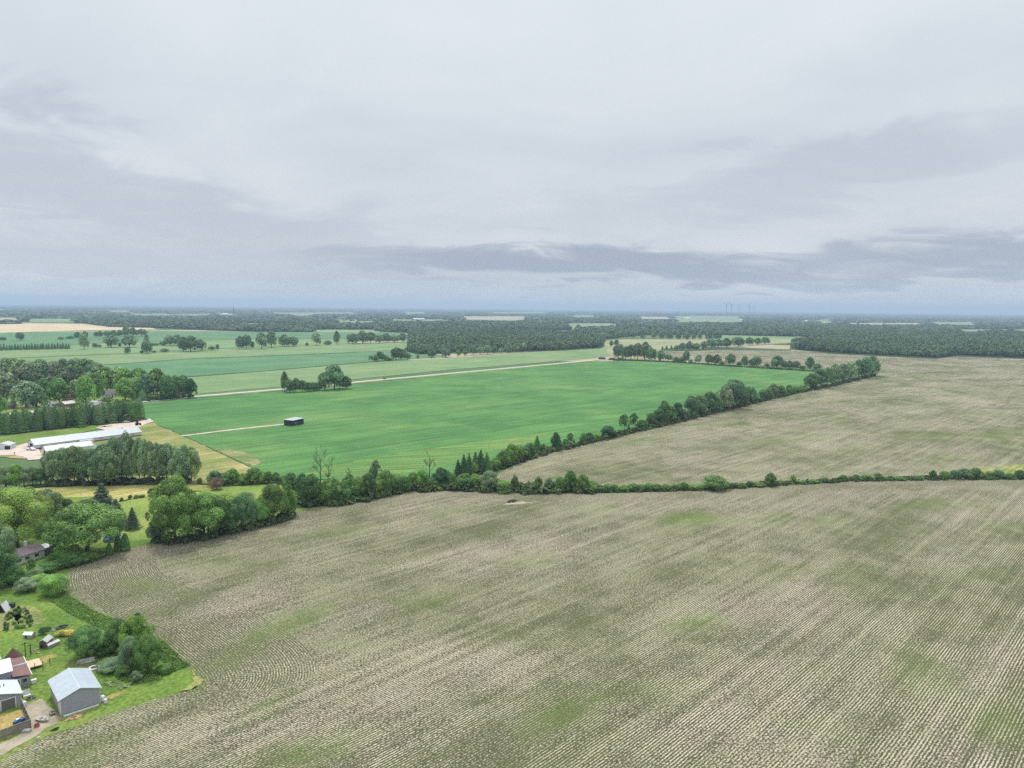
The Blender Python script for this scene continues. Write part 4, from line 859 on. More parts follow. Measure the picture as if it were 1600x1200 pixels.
# vehicles
def car(name, px, py, rz, col, label, pickup=False, kind='car'):
    s = empty(name, G(px, py), rz, label, kind); M_ = plain('paint_'+'_'.join(str(int(c*100)) for c in col), col, .3, .05, spec=.5)
    if pickup: pf = [(-2.7, .55), (-2.7, 1.1), (-.4, 1.1), (-.4, 1.1), (.95, 1.1), (2.6, 1.0), (2.7, .55)]
    else: pf = [(-2.2, .5), (-2.25, .95), (-1.2, 1.0), (1.0, .95), (2.1, .85), (2.2, .5)]
    MB().prism_y(pf, -.92, .92).build('body', M_, s)
    cf = [(-.45, 1.102), (-.3, 1.8), (.55, 1.8), (1.1, 1.102)] if pickup else [(-1.9, 1.0), (-1.3, 1.5), (.2, 1.5), (1.0, .96)]
    cabn = MB().prism_y(cf, -.8, .8).build('cabin', M_, s)
    MB().prism_y([(cf[0][0]+.15, cf[0][1]+.05), (cf[1][0]+.08, cf[1][1]-.08), (cf[2][0]-.05, cf[2][1]-.08), (cf[3][0]-.2, cf[3][1]+.05)], -.815, .815).build('window', M_WIN, cabn)
    for x in (-1.5, 1.6):
        for y in (-.9, .9): t = MB(); t.tube((x, y-.12, .37), (x, y+.12, .37), .37, k=14); t.build('wheel', M_DARK, s)
    for y in (-.65, .65): MB().box((2.66 if pickup else 2.16), (2.74 if pickup else 2.26), y-.16, y+.16, .68, .86).build('headlight', M_TRIM, s)
    return s
car('pickup_truck', 48.5, 703.5, R(-15), (.72, .73, .74), 'white pickup truck parked by the end door of the long barn', True, 'pickup truck')
car('parked_car', 224.5, 655.8, R(20), (.03, .03, .035), 'black car at the far corner of the gravel behind the barn')
car('parked_car', 197.5, 660.5, R(10), (.62, .62, .64), 'pale car on the gravel behind the long barn')
car('passing_car', 601, 592.2, R(45), (.02, .022, .025), 'dark car driving along the pale road between crop fields')
car('parked_car', 68, 637, R(50), (.7, .71, .72), 'white car on the verge beside the village street')
tc_ = empty('tractor', G(215.5, 664.5), R(40), 'dark red tractor parked at the rear corner of the long barn', 'tractor')
MB().prism_y([(-.6, .7), (1.9, .7), (1.9, 1.4), (.4, 1.5), (-.6, 1.3)], -.45, .45).build('body', plain('dull_red', (.20, .05, .04), .6), tc_)
MB().prism_y([(-1.1, 1.2), (.4, 1.5), (.3, 2.7), (-1.0, 2.7)], -.65, .65).build('cab', M_WIN, tc_)
for x, r_ in ((-.7, .85), (1.4, .5)):
    for y in (-.8, .8): t = MB(); t.tube((x, y-.22, r_), (x, y+.22, r_), r_, k=16); t.build('wheel', M_DARK, tc_)
tl = empty('flat_trailer', G(163, 667), R(38), 'pale flat trailer lying in the grass behind the long barn', 'trailer')
MB().box(-3.2, 3.2, -1.1, 1.1, .6, .75).build('bed', plain('tan_bed', (.5, .45, .36), .8), tl); MB().box(3.2, 4.4, -.08, .08, .55, .68).build('drawbar', M_DARK, tl)
for y in (-1.15, 1.15): t = MB(); t.tube((0, y-.12, .4), (0, y+.12, .4), .4, k=12); t.build('wheel', M_DARK, tl)
heap('red_scrap_row', 207, 655.5, 6.5, 1.5, .7, 60, .8, plain('red_scrap', (.16, .07, .06), .9, .4, 1), 'row of dark red farm scrap against the end of the pine row', 'scrap', 21)
# farm things along the far edge of the green field
for i, (px, py, c_, lb) in enumerate(((941, 561.5, (.05, .05, .05), 'dark stack of hay bales at the end of the pale road, left'), (957, 562.5, (.06, .055, .05), 'dark stack of hay bales below the far grove, middle'), (970, 562.5, (.05, .05, .05), 'dark low bale stack below the far grove, right'))):
    m = MB(); [m.tube((x*1.9-6, 0, .9+z*1.55), (x*1.9-6, 1.5, .9+z*1.55), .9, k=12) for x in range(7) for z in ((0, 1) if 0 < x < 6 else (0,))]; ob('bale_stack', m, plain('old_bale', (.07, .065, .055), .95, .3), G(px, py), R(15), lb, 'bale stack')
# village houses
def vhouse(pa, pb, dp, e, r, wall, roof, label, win=3, axis='x', name='cottage', cat='house'):
    A, rz, L = frame_at(pa, pb); s = empty(name, A, rz, label, cat)
    gable_walls(0, L, 0, dp, e, r, axis).build('wall', wall, s); gable_roof(0, L, 0, dp, e, r, axis, .4, .15).build('roof', roof, s)
    for i in range(win): window(s, L*(i+.5)/win, 1.0, 1.3, 1.1)
    MB().box(L*.5+1.0, L*.5+1.9, -.05, -.004, .1, 2.1).build('door', M_DARK, s); return s
M_SH1 = shingle('grey_shingle', (.17, .15, .17), .3); M_SH2 = shingle('dark_shingle', (.07, .07, .08), .3); M_VW = plain('village_white', (.72, .72, .70), .7, .06); M_VR = plain('village_brick', (.30, .17, .15), .9, .2)
vhouse((10, 640), (26, 638), 9, 3, 5, M_VR, M_SH1, 'brick cottage with a purplish grey roof at the left end of the village street')
vhouse((73, 637), (92, 635), 9, 2.7, 4.4, M_VW, plain('pale_roof', (.62, .60, .58), .7, .1), 'white cottage with a pale roof between the big street trees')
vhouse((102, 636.5), (118, 634.5), 8, 2.6, 4.2, M_VR, plain('pale_roof', (.62, .60, .58), .7, .1), 'low brick cottage with a white roof beside the young purple tree')
vhouse((164, 622.5), (183, 620), 11, 3, 6.0, M_VW, M_SH1, 'larger house with a steep pinkish grey roof beside the round bright tree', 4)
vhouse((126, 631), (132, 630), 3, 2.8, 3.8, M_VW, M_SH2, 'narrow white gatehouse with a dark roof beside the village street', 1)
vhouse((147, 634), (160, 632.4), 6, 2.6, 3.2, M_VW, M_WHITE, 'white carport with dark open front beside the village street', 0, 'y', 'carport', 'carport')
vhouse((50, 637), (58, 636), 7, 2.6, 4, M_VW, M_SH2, 'small white cottage behind the street tree left of the thin trunk', 2)
vhouse((246, 622.5), (276, 619), 6, 2.2, 3.1, M_VW, M_WHITE, 'long low white building under dark trees at the village end', 4)
vhouse((277, 618.6), (290, 617.2), 8, 2.4, 3.6, M_VR, plain('red_roof', (.42, .17, .15), .7, .2), 'low red-roofed building under the last dark trees of the village', 2)
for px, py, h, lb in ((31, 642, 8.5, 'pale lamp post at the left end of the village street'), (242, 624, 8.5, 'pale lamp post beside the dark hedge at the right end of the street')):
    s = empty('street_lamp', G(px, py), 0, lb, 'street lamp'); t = MB(); t.tube((0, 0, 0), (0, 0, h), .13, .08); t.tube((0, 0, h), (1.6, 0, h+.2), .06); t.build('pole', M_TRIM, s); MB().box(1.4, 2.1, -.15, .15, h+.12, h+.28).build('lamp_head', M_WHITE, s)
for px, py, c in ((23, 711, 'dark'), (285.6, 622, 'black')): ob('mailbox_post', MB().box(-.08, .08, -.08, .08, 0, 1.3).box(-.3, .3, -.15, .15, 1.3, 1.65), M_DARK, G(px, py), 0, 'dark post on the edge of the barn gravel' if px < 100 else 'black mailbox post beside the road near the village end', 'post')
# wind turbines
def turbine(px, py, hub, rot, yaw, label):
    x, y = G(px, py); s = empty('wind_turbine', (x, y, 0), yaw, label, 'wind turbine', 'wind turbines on the horizon')
    MT = plain('turbine_backlit_grey', (.12, .13, .15), .5, .04)  # white turbines painted dark grey to stand in for their backlit shade
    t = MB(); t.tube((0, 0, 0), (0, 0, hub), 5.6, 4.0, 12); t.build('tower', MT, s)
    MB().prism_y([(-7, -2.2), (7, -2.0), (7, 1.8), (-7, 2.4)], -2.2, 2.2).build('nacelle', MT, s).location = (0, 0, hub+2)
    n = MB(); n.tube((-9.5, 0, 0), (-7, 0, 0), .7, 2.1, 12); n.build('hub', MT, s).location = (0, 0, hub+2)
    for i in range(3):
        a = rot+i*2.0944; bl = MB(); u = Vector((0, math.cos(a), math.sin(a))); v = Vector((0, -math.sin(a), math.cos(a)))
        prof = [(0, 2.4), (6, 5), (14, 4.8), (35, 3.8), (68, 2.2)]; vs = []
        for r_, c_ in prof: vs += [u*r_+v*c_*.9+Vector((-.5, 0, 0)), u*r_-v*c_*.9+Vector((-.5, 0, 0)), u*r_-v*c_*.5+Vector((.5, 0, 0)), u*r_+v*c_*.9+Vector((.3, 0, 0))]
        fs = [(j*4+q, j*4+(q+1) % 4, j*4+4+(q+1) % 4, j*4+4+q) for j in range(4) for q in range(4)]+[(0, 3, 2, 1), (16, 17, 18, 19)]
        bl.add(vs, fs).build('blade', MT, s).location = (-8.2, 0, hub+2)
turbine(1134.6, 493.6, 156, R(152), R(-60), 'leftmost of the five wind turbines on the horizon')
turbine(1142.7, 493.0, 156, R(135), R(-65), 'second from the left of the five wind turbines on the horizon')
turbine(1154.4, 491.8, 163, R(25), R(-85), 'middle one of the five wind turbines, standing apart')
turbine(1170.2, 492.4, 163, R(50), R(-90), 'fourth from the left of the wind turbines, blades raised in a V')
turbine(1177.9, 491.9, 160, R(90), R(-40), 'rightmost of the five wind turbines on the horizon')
# distant mast and sheds
x, y = G(365.5, 497); s = empty('radio_mast', (x, y, 0), 0, 'thin dark mast rising from the far woods at left', 'mast')
t = MB()
for i in range(4): a = i*math.pi/2; t.tube((3.2*math.cos(a), 3.2*math.sin(a), 0), (1.2*math.cos(a), 1.2*math.sin(a), 72), .8, .5, 5)
for z in range(4, 70, 9): r_ = 3.2-2*z/72; t.tube((r_, 0, z), (0, r_, z+5), .3, k=4); t.tube((-r_, 0, z), (0, -r_, z+5), .3, k=4); t.tube((0, r_, z), (-r_, 0, z+5), .3, k=4)
t.build('lattice', plain('mast_grey', (.12, .12, .12), .7), s); MB().tube((0, 0, 72), (0, 0, 80), .4, .2).build('antenna', M_DARK, s)
def farbarn(px, py, wpx, h, wall, roof, label):
    A, rz, L = frame_at((px-wpx/2, py), (px+wpx/2, py)); s = empty('distant_barn', A, rz, label, 'barn')
    gable_walls(0, L, 0, 22, h*.6, h, 'x').build('wall', wall, s); gable_roof(0, L, 0, 22, h*.6, h, 'x', .8, .4).build('roof', roof, s)
M_FB = plain('far_roof', (.8, .8, .8), .6, .05); M_FB2 = plain('far_cream', (.6, .52, .40), .7, .1)
for q in ((655, 500.5, 17, 11, M_DARK, M_FB, 'long white-roofed barn among the far woods left of centre'), (1074, 498.5, 11, 12, M_FB2, M_FB, 'cream far-off barn with white roof left of the turbines'), (1124, 491.2, 6, 9, M_FB, M_FB, 'tiny white barn on the ridge just left of the first turbine'),
          (1259, 503, 7, 10, M_VW, M_FB, 'tiny white farmhouse in the far trees right of the turbines'), (1160, 500.5, 4, 9, M_FB, M_FB, 'tiny white barn directly below the wind turbines'), (500, 501, 5, 9, M_FB, M_FB, 'tiny white barn in the far woods left of centre'),
          (1463, 513, 4, 9, M_FB, M_FB, 'tiny white barn behind the right-hand woods'), (148, 499.5, 5, 9, M_FB, M_FB, 'tiny white barn in the far woods above the tan field'), (352, 491.5, 8, 12, M_FB, M_FB, 'small white barn near the thin mast at left'),
          (1097, 545.5, 3, 4, M_FB, M_FB, 'tiny white hut at the edge of the far thin crop field')): farbarn(*q)
# ------------------------------------------------------------------ single trees near the houses
T = tree
T('spread', 136, 866, 80, 104, 'mid', 'great spreading dark-trunked maple overhanging the bungalow and the pool', seed=1)
T('spread', 102, 864, 50, 48, 'mid', 'smaller maple touching the great maple on its left, above the white annex', seed=2)
T('willow', 27, 856, 92, 98, (.125, .195, .055), 'tall yellowish willow-like tree with thick dark trunk behind the bungalow')
T('round', -6, 888, 66, 56, 'grey', 'pale grey-green tree cut by the left edge beside the bungalow')
T('round', -12, 915, 70, 66, 'dark', 'dark tree at the very left edge below the bungalow')
T('round', 74, 812, 48, 44, 'grey', 'round grey-green tree between the willow-like tree and the spruces')
T('round', 50, 815, 46, 40, 'light', 'yellow-green tree behind the willow-like tree')
T('round', 106, 808, 28, 20, 'dark', 'small dark tree left of the spruces at the hay meadow edge')
T('bush', 92, 812, 20, 24, 'mid', 'low green bush under the small dark tree by the hay meadow')
T('bush', 138, 802, 24, 24, 'grey', 'grey bush at the left foot of the great blue spruce')
T('bush', 75, 836, 26, 36, 'dark', 'dark bush on the lawn behind the bungalow roof')
T('spruce', 161, 816, 66, 62, (.062, .088, .060), 'great grey-blue spruce standing behind the maple')
T('spruce', 182, 824, 48, 46, (.052, .078, .052), 'shorter grey-blue spruce right of the great one')
T('spruce', 207.5, 827, 36, 28, (.052, .078, .045), 'small lone spruce on the bright meadow')
T('cone', 184.5, 861, 25, 13, 'dark', 'left one of the joined pair of dark cone-shaped evergreens at the field edge')
T('cone', 196, 860, 28, 15, 'dark', 'right one of the joined pair of dark cone-shaped evergreens at the field edge')
T('cone', 171, 867, 19, 12, 'dark', 'smallest cone-shaped evergreen, just right of the maple trunk')
row([('bush', 10, 914, 40, 34, 'dark'), ('bush', 36, 908, 14, 30, 'dark'), ('thin', 49, 898, 28, 13, 'dark'), ('bush', 58, 900, 15, 28, 'grey'), ('bush', 76, 894, 13, 26, 'dark'), ('bush', 92, 888, 16, 24, 'mid'),
     ('bush', 100, 876, 22, 26, 'light'), ('bush', 108, 885, 18, 24, 'dark'), ('bush', 116, 872, 22, 24, 'yellow'), ('bush', 124, 880, 16, 24, 'dark'), ('bush', 140, 876, 14, 22, 'mid'), ('bush', 152, 871, 10, 18, 'dark')],
    'in the thicket below the bungalow', 'bushes in the thicket below the bungalow')
T('bush', 84, 929, 32, 42, 'light', 'bright green rounded bush at the corner of the near field and the lawn', seed=0)
T('bush', 43, 923, 21, 32, 'grey', 'greyish low bush on the lawn left of the bright rounded bush')
T('bush', 62, 915, 18, 34, 'light', 'low bright bush between the greyish bush and the thicket')
# clump behind the workshop
T('round', 136, 1026, 46, 52, 'dark', 'low spreading dark tree over the log pile behind the workshop', seed=3)
T('round', 185, 1020, 52, 35, 'dark', 'tall dark tree, leftmost in the clump behind the paddling pool')
T('round', 212, 1024, 58, 46, (.075, .140, .030), 'bright green broad tree, rearmost in the clump behind the paddling pool')
T('thin', 215, 985, 26, 18, 'dark', 'thin dark sapling top poking out at the field edge above the clump')
T('round', 204, 1048, 50, 30, 'blue', 'narrow bluish tree in the front middle of the clump by the field corner')
T('round', 232, 1050, 56, 40, 'mid', 'dense round tree, rightmost in the clump by the field corner')
row([('bush', 166, 1020, 20, 28, 'light'), ('bush', 172, 1008, 14, 26, 'mid'), ('bush', 176, 1046, 20, 30, 'grey'), ('bush', 196, 1053, 18, 30, 'mid'), ('bush', 213, 1064, 14, 16, 'grey'), ('bush', 256, 1050, 10, 20, 'mid')],
    'among the weeds around the workshop clump', 'bushes around the workshop clump')
# vegetable garden
row([('bush', 12, 978, 5, 5, 'mid'), ('bush', 11, 985, 6, 5, 'mid'), ('bush', 17, 966, 5, 5, 'mid'), ('bush', 22, 975, 6, 7, 'yellow'), ('bush', 24, 962, 6, 6, 'mid'), ('bush', 27, 982, 6, 7, 'light'), ('bush', 30, 960, 8, 6, 'mid'), ('bush', 33, 972, 6, 6, 'yellow'),
     ('bush', 36, 981, 5, 6, 'light'), ('bush', 38, 966, 5, 5, 'light'), ('bush', 43, 975, 6, 5, 'mid'), ('bush', 47, 979, 5, 5, 'mid')], 'plant in the oval vegetable garden', 'plants in the vegetable garden')
T('bush', 67, 991, 11, 11, 'deep', 'small dark round bush behind the hen house')
T('bush', 75, 985, 7, 9, 'mid', 'small green bush above the hen house roof')
T('bush', 95, 993, 8, 16, (.26, .26, .06), 'yellow-flowering plant, left half of the bed right of the hen house')
T('bush', 107, 992, 8, 18, (.30, .24, .07), 'orange-yellow flowering plant, right half of the bed right of the hen house')
# trees along the upper edge of the near field
row([('bush', 247, 846, 32, 28, 'blue'), ('round', 275, 848, 92, 76, (.052, .110, .030)), ('round', 322, 838, 72, 60, (.055, .115, .035)), ('round', 352, 833, 52, 40, 'dark'), ('round', 379, 826, 54, 40, 'blue'), ('bush', 404, 820, 34, 30, (.075, .125, .04)) if False else ('bush', 404, 820, 34, 30, 'light'),
     ('round', 424, 813, 60, 46, 'mid'), ('round', 450, 806, 42, 26, 'mid')] if False else [('bush', 247, 846, 32, 28, 'blue'), ('round', 275, 848, 92, 76, 'mid'), ('round', 322, 838, 72, 60, 'mid'), ('round', 352, 833, 52, 40, 'dark'), ('round', 379, 826, 54, 40, 'blue'), ('bush', 404, 820, 34, 30, 'light'),
     ('round', 424, 813, 60, 46, 'mid'), ('round', 450, 806, 42, 26, 'mid')], 'in the big oak clump', 'trees of the big oak clump')
row([('bush', 332, 788, 14, 30, 'yellow'), ('bush', 352, 784, 14, 32, 'yellow'), ('bush', 368, 790, 16, 28, 'yellow'), ('bush', 388, 782, 12, 22, 'grey')], 'behind the big oak clump', 'sunny scrub behind the oak clump')
T('round', 336, 758, 22, 23, 'blue', 'small round tree standing behind the rusty brown shrub')
T('bush', 338.5, 765, 18, 18, 'rust', 'rusty brown leafless-looking shrub in the bright meadow')
T('bush', 312, 756, 10, 8, 'dark', 'tiny dark shrub right of the tall tree row end')
row([('bush', 352, 757, 19, 16, 'blue'), ('round', 364, 757, 25, 24, 'mid'), ('bush', 380, 757, 17, 15, 'light'), ('round', 395, 756, 23, 24, 'dark'), ('bush', 409, 755, 15, 14, 'light'), ('bush', 420, 755, 15, 14, 'mid'), ('bush', 432, 754, 17, 14, 'dark'), ('bush', 443, 754, 13, 12, 'mid')],
    'along the meadow top hedge', 'small trees of the hedge above the bright meadow')
row([('round', 455, 776, 39, 24, 'dark'), ('round', 471, 780, 38, 22, 'blue'), ('round', 488, 792, 46, 32, 'dark'), ('bush', 503, 790, 32, 26, 'mid'), ('round', 517, 786, 40, 30, 'mid'), ('bush', 532, 784, 30, 24, 'dark'), ('round', 547, 780, 36, 28, 'mid'), ('bush', 561, 780, 30, 22, 'light'),
     ('round', 575, 778, 37, 28, 'dark'), ('thin', 586, 766, 42, 22, 'blue'), ('round', 602, 772, 38, 27, 'mid'), ('bush', 617, 768, 26, 22, 'mid'), ('bush', 631, 767, 28, 22, 'dark'), ('bush', 645, 765, 24, 20, 'mid'), ('bush', 658, 764, 24, 20, 'light'), ('bush', 672, 764, 20, 18, 'mid'), ('round', 690, 761, 27, 26, 'deep'),
     ('bush', 706, 761, 23, 18, 'mid'), ('round', 726, 764, 23, 24, 'dark'), ('bush', 744, 763, 19, 20, 'light'), ('round', 763, 767, 29, 27, 'grey'), ('bush', 785, 767, 15, 22, 'mid'), ('round', 803, 766, 21, 12, 'blue'), ('bush', 820, 768, 9, 10, 'mid'), ('round', 840, 768, 21, 13, 'mid'), ('round', 857, 768, 21, 13, 'blue'),
     ('bush', 875, 768, 21, 16, 'mid'), ('round', 893, 768, 29, 19, 'dark'), ('round', 909, 767, 26, 18, 'mid'), ('bush', 922, 767, 18, 18, 'mid')], 'in the hedgerow between the two fields', 'hedgerow trees between the near field and the crop')
row([(k_, x_, y_, h_*(.85 if h_ < 18 else .95), w_, c_) for k_, x_, y_, h_, w_, c_ in [('bush', 936, 767, 13, 16, 'mid'), ('bush', 948, 767, 12, 14, 'dark'), ('bush', 961, 767, 14, 15, 'mid'), ('bush', 975, 767, 12, 15, 'mid'), ('bush', 988, 767, 13, 14, 'dark'), ('bush', 1001, 766, 11, 15, 'mid'), ('bush', 1014, 766, 12, 15, 'mid'), ('bush', 1028, 766, 13, 15, 'dark'), ('bush', 1041, 766, 11, 14, 'mid'),
     ('bush', 1055, 765, 12, 15, 'mid'), ('bush', 1069, 765, 13, 15, 'dark'), ('bush', 1083, 765, 10, 14, 'mid'), ('bush', 1096, 764, 11, 12, 'mid'), ('bush', 1119, 764, 20, 32, 'dark'), ('bush', 1143, 762, 9, 14, 'dark'), ('bush', 1158, 761, 9, 14, 'mid'), ('bush', 1172, 760, 10, 13, 'dark'), ('bush', 1187, 760, 9, 14, 'mid'), ('round', 1203, 760, 23, 18, 'dark'),
     ('bush', 1222, 757, 8, 12, 'mid'), ('thin', 1239, 756, 16, 10, 'mid'), ('bush', 1252, 756, 8, 14, 'mid'), ('bush', 1270, 754, 7, 14, 'mid'), ('bush', 1290, 753, 7, 14, 'dark'), ('bush', 1318, 751, 10, 12, 'dark'), ('bush', 1338, 750, 11, 14, 'mid'), ('bush', 1354, 750, 10, 14, 'mid'), ('bush', 1371, 750, 11, 12, 'mid'), ('bush', 1386, 750, 6, 14, 'mid'),
     ('bush', 1405, 750, 6, 16, 'mid'), ('bush', 1436, 750, 9, 12, 'mid'), ('round', 1457, 749, 15, 11, 'dark'), ('bush', 1476, 747, 11, 13, 'mid'), ('bush', 1492, 747, 15, 18, 'blue'), ('bush', 1508, 747, 16, 20, 'blue'), ('bush', 1524, 747, 15, 18, 'dark'), ('bush', 1546, 746, 13, 14, 'mid'), ('round', 1561, 747, 15, 15, 'blue'), ('bush', 1578, 747, 9, 12, 'mid'), ('bush', 1593, 747, 13, 15, 'dark')]],
    'along the thin hedge right of the middle', 'bushes of the thin hedge between the two stubble fields')
row([('spruce', 717, 747, 28, 20, 'deep'), ('spruce', 723, 746, 41, 24, 'deep'), ('spruce', 731, 744, 37, 24, 'dark'), ('bush', 739, 742, 20, 16, 'mid'), ('spruce', 744, 741, 34, 23, 'dark'), ('spruce', 752, 738, 37, 25, 'deep'), ('spruce', 760, 736, 33, 24, 'dark'), ('bush', 768, 733, 18, 16, 'mid'), ('bush', 776, 731, 18, 18, 'mid'), ('bush', 786, 729, 23, 20, 'dark'),
     ('round', 798, 725, 30, 20, 'mid'), ('bush', 809, 720, 21, 18, 'mid'), ('bush', 819, 717, 17, 16, 'blue'), ('spruce', 838, 709, 27, 20, 'dark'), ('bush', 828, 712, 16, 15, 'dark'), ('bush', 848, 708, 15, 14, 'mid'), ('round', 868, 703, 25, 15, 'deep'), ('bush', 884, 698, 10, 10, 'mid'), ('thin', 891, 697, 19, 12, 'dark'),
     ('bush', 911, 692, 14, 10, 'dark'), ('bush', 921, 691, 17, 16, 'dark'), ('bush', 933, 688, 11, 10, 'mid'), ('round', 950, 685, 19, 21, 'deep'), ('thin', 974, 674, 27, 16, 'dark'), ('thin', 990, 672, 24, 14, 'dark'), ('bush', 1002, 670, 15, 16, 'dark')],
    'in the lower diagonal hedge', 'trees of the lower part of the diagonal hedge')
row([('bush', 1018, 666, 22, 18, 'dark'), ('round', 1028, 664, 23, 18, 'dark'), ('round', 1037, 662, 33, 20, 'dark'), ('round', 1047, 660, 25, 16, 'mid'), ('round', 1058, 658, 28, 18, 'deep'), ('bush', 1068, 656, 16, 16, 'grey'), ('round', 1079, 654, 34, 22, 'blue'), ('round', 1092, 650, 34, 24, 'blue'), ('round', 1106, 647, 35, 24, 'dark'), ('round', 1119, 643, 26, 20, 'blue'),
     ('round', 1131, 641, 38, 26, 'grey'), ('round', 1145, 638, 44, 34, 'blue'), ('round', 1158, 634, 32, 20, 'dark'), ('round', 1170, 631, 27, 20, 'blue'), ('bush', 1179, 628, 16, 14, 'dark'), ('bush', 1193, 625, 16, 13, 'dark'), ('round', 1199, 624, 18, 12, 'dark'), ('round', 1207, 621, 20, 14, 'blue'), ('round', 1220, 618, 16, 14, 'dark'),
     ('bush', 1233, 615, 12, 13, 'dark'), ('bush', 1243, 613, 11, 13, 'mid'), ('bush', 1254, 611, 11, 14, 'mid')], 'in the upper diagonal hedge', 'trees of the upper part of the diagonal hedge')
row([('round', 1268, 609, 26, 20, 'dark'), ('round', 1281, 606, 27, 22, 'blue'), ('round', 1294, 603, 26, 20, 'dark'), ('tall', 1305, 600, 27, 18, 'grey'), ('tall', 1317, 598, 29, 20, 'blue'), ('tall', 1329, 595, 28, 20, 'grey'), ('tall', 1341, 592, 30, 20, 'blue'), ('round', 1353, 590, 30, 20, 'blue'), ('round', 1363, 587, 29, 20, 'grey')],
    'at the top end of the diagonal hedge', 'dense trees ending the diagonal hedge')
row([('round', 967, 560, 23, 16, 'blue'), ('round', 977, 561, 20, 15, 'dark'), ('round', 986, 561, 21, 16, 'blue'), ('round', 997, 562, 24, 16, 'blue'), ('round', 1007, 563, 26, 18, 'blue'), ('round', 1018, 564, 20, 16, 'dark')], 'in the grove at the end of the pale road', 'trees of the grove at the road end')
row([('round', 1032, 565, 16, 12, 'blue'), ('round', 1044, 564, 11, 12, 'blue'), ('bush', 1056, 566, 8, 9, 'dark'), ('bush', 1065, 566, 8, 9, 'dark'), ('round', 1073, 566, 18, 9, 'blue'), ('bush', 1079, 568, 7, 6, 'dark'), ('round', 1090, 568, 14, 9, 'grey'), ('round', 1107, 569, 15, 11, 'dark'), ('round', 1120, 570, 16, 12, 'dark'), ('bush', 1128, 571, 7, 9, 'dark'), ('round', 1142, 571, 18, 15, 'blue'), ('bush', 1155, 572, 7, 8, 'dark'), ('round', 1164, 573, 17, 10, 'dark'),
     ('round', 1175, 573, 11, 12, 'dark'), ('round', 1183, 573, 16, 14, 'blue'), ('bush', 1199, 574, 5, 8, 'dark'), ('round', 1214, 576, 19, 18, 'blue'), ('round', 1225, 576, 11, 9, 'dark'), ('round', 1234, 577, 13, 12, 'blue'), ('round', 1243, 577, 13, 12, 'blue'), ('bush', 1254, 577, 6, 9, 'dark'), ('round', 1266, 579, 19, 12, 'dark'), ('round', 1277, 580, 11, 12, 'dark')],
    'behind the crop field, right of the grove', 'hedge trees along the far edge of the green crop')
row([('round', 444, 612, 27, 12, 'dark'), ('round', 453, 613, 22, 15, 'blue'), ('round', 462, 613, 23, 14, 'blue'), ('round', 474, 612, 17, 12, 'dark'), ('bush', 482, 612, 13, 13, 'dark'), ('bush', 491, 611, 12, 12, 'dark'), ('bush', 499, 610, 8, 8, 'grey'), ('round', 507, 610, 28, 18, 'blue'), ('round', 522, 608, 36, 26, 'blue'), ('round', 530, 607, 24, 14, 'dark'), ('round', 541, 607, 19, 16, 'dark')],
    'in the clump crossed by the pale road', 'trees of the clump beside the pale road')
row([('thin', 580, 565, 10, 8, 'dark'), ('round', 586, 565, 9, 9, 'dark'), ('round', 593, 564, 14, 13, 'dark'), ('bush', 602, 563, 6, 10, 'dark'), ('bush', 610, 563, 4, 8, 'dark'), ('round', 620, 562, 19, 17, 'dark'), ('round', 629, 562, 16, 14, 'dark'), ('round', 636, 562, 11, 10, 'dark'), ('bush', 653, 560, 5, 5, 'dark'), ('round', 675, 559, 13, 12, 'dark'), ('round', 696, 558, 14, 15, 'blue'), ('round', 716, 557, 10, 8, 'dark'), ('round', 726, 556, 10, 8, 'dark'),
     ('round', 739, 555, 14, 14, 'blue'), ('round', 751, 554, 12, 9, 'grey'), ('round', 762, 553, 13, 12, 'grey'), ('round', 773, 552, 10, 9, 'blue'), ('round', 783, 552, 9, 8, 'grey'), ('round', 794, 551, 14, 12, 'grey'), ('round', 806, 550, 12, 11, 'grey'), ('round', 817, 549, 12, 11, 'grey')],
    'on the line before the central woods', 'field trees in front of the central woods')
# tall close row screening the barns
for_row = []
rr = random.Random(8)
for i in range(25):
    x = 82+i*9.0; top = float(np.interp(x, [72, 93, 144, 157, 198, 217, 237, 264, 289, 307], [714, 708, 706, 699, 689, 687, 694, 698, 704, 713]))-1; yb = 757-(x-75)*.02
    for_row.append((rr.choice(['round', 'tall']), x, yb+rr.uniform(-1, 1.5), yb-top+rr.uniform(-5, 4), 26+rr.uniform(-4, 6), rr.choice(['grey', 'blue', 'grey'])))
row(for_row, 'in the tall row before the barns', 'tall close-planted trees screening the barns')
row([('round', 8, 761, 35, 30, 'grey'), ('round', 24, 761, 35, 28, 'light'), ('round', 38, 759, 30, 24, 'grey'), ('round', 50, 757, 26, 18, 'grey'), ('round', 62, 757, 24, 22, 'dark')], 'left of the tall tree row', 'trees left of the tall row')
# pine row
rr = random.Random(4); L_ = []
for i in range(38):
    x = 2+i*5.85; yb = 677.5-x*.098+rr.uniform(-.5, .5); L_.append((('spruce', 'cone')[i % 3 > 0], x, yb, 34+rr.uniform(-2, 2), (15, 22)[i % 3 == 0]+rr.uniform(-2, 2), rr.choice(['dark', 'dark', 'blue'])))
row(L_, 'in the long dark spruce row', 'spruces of the long row behind the barns')
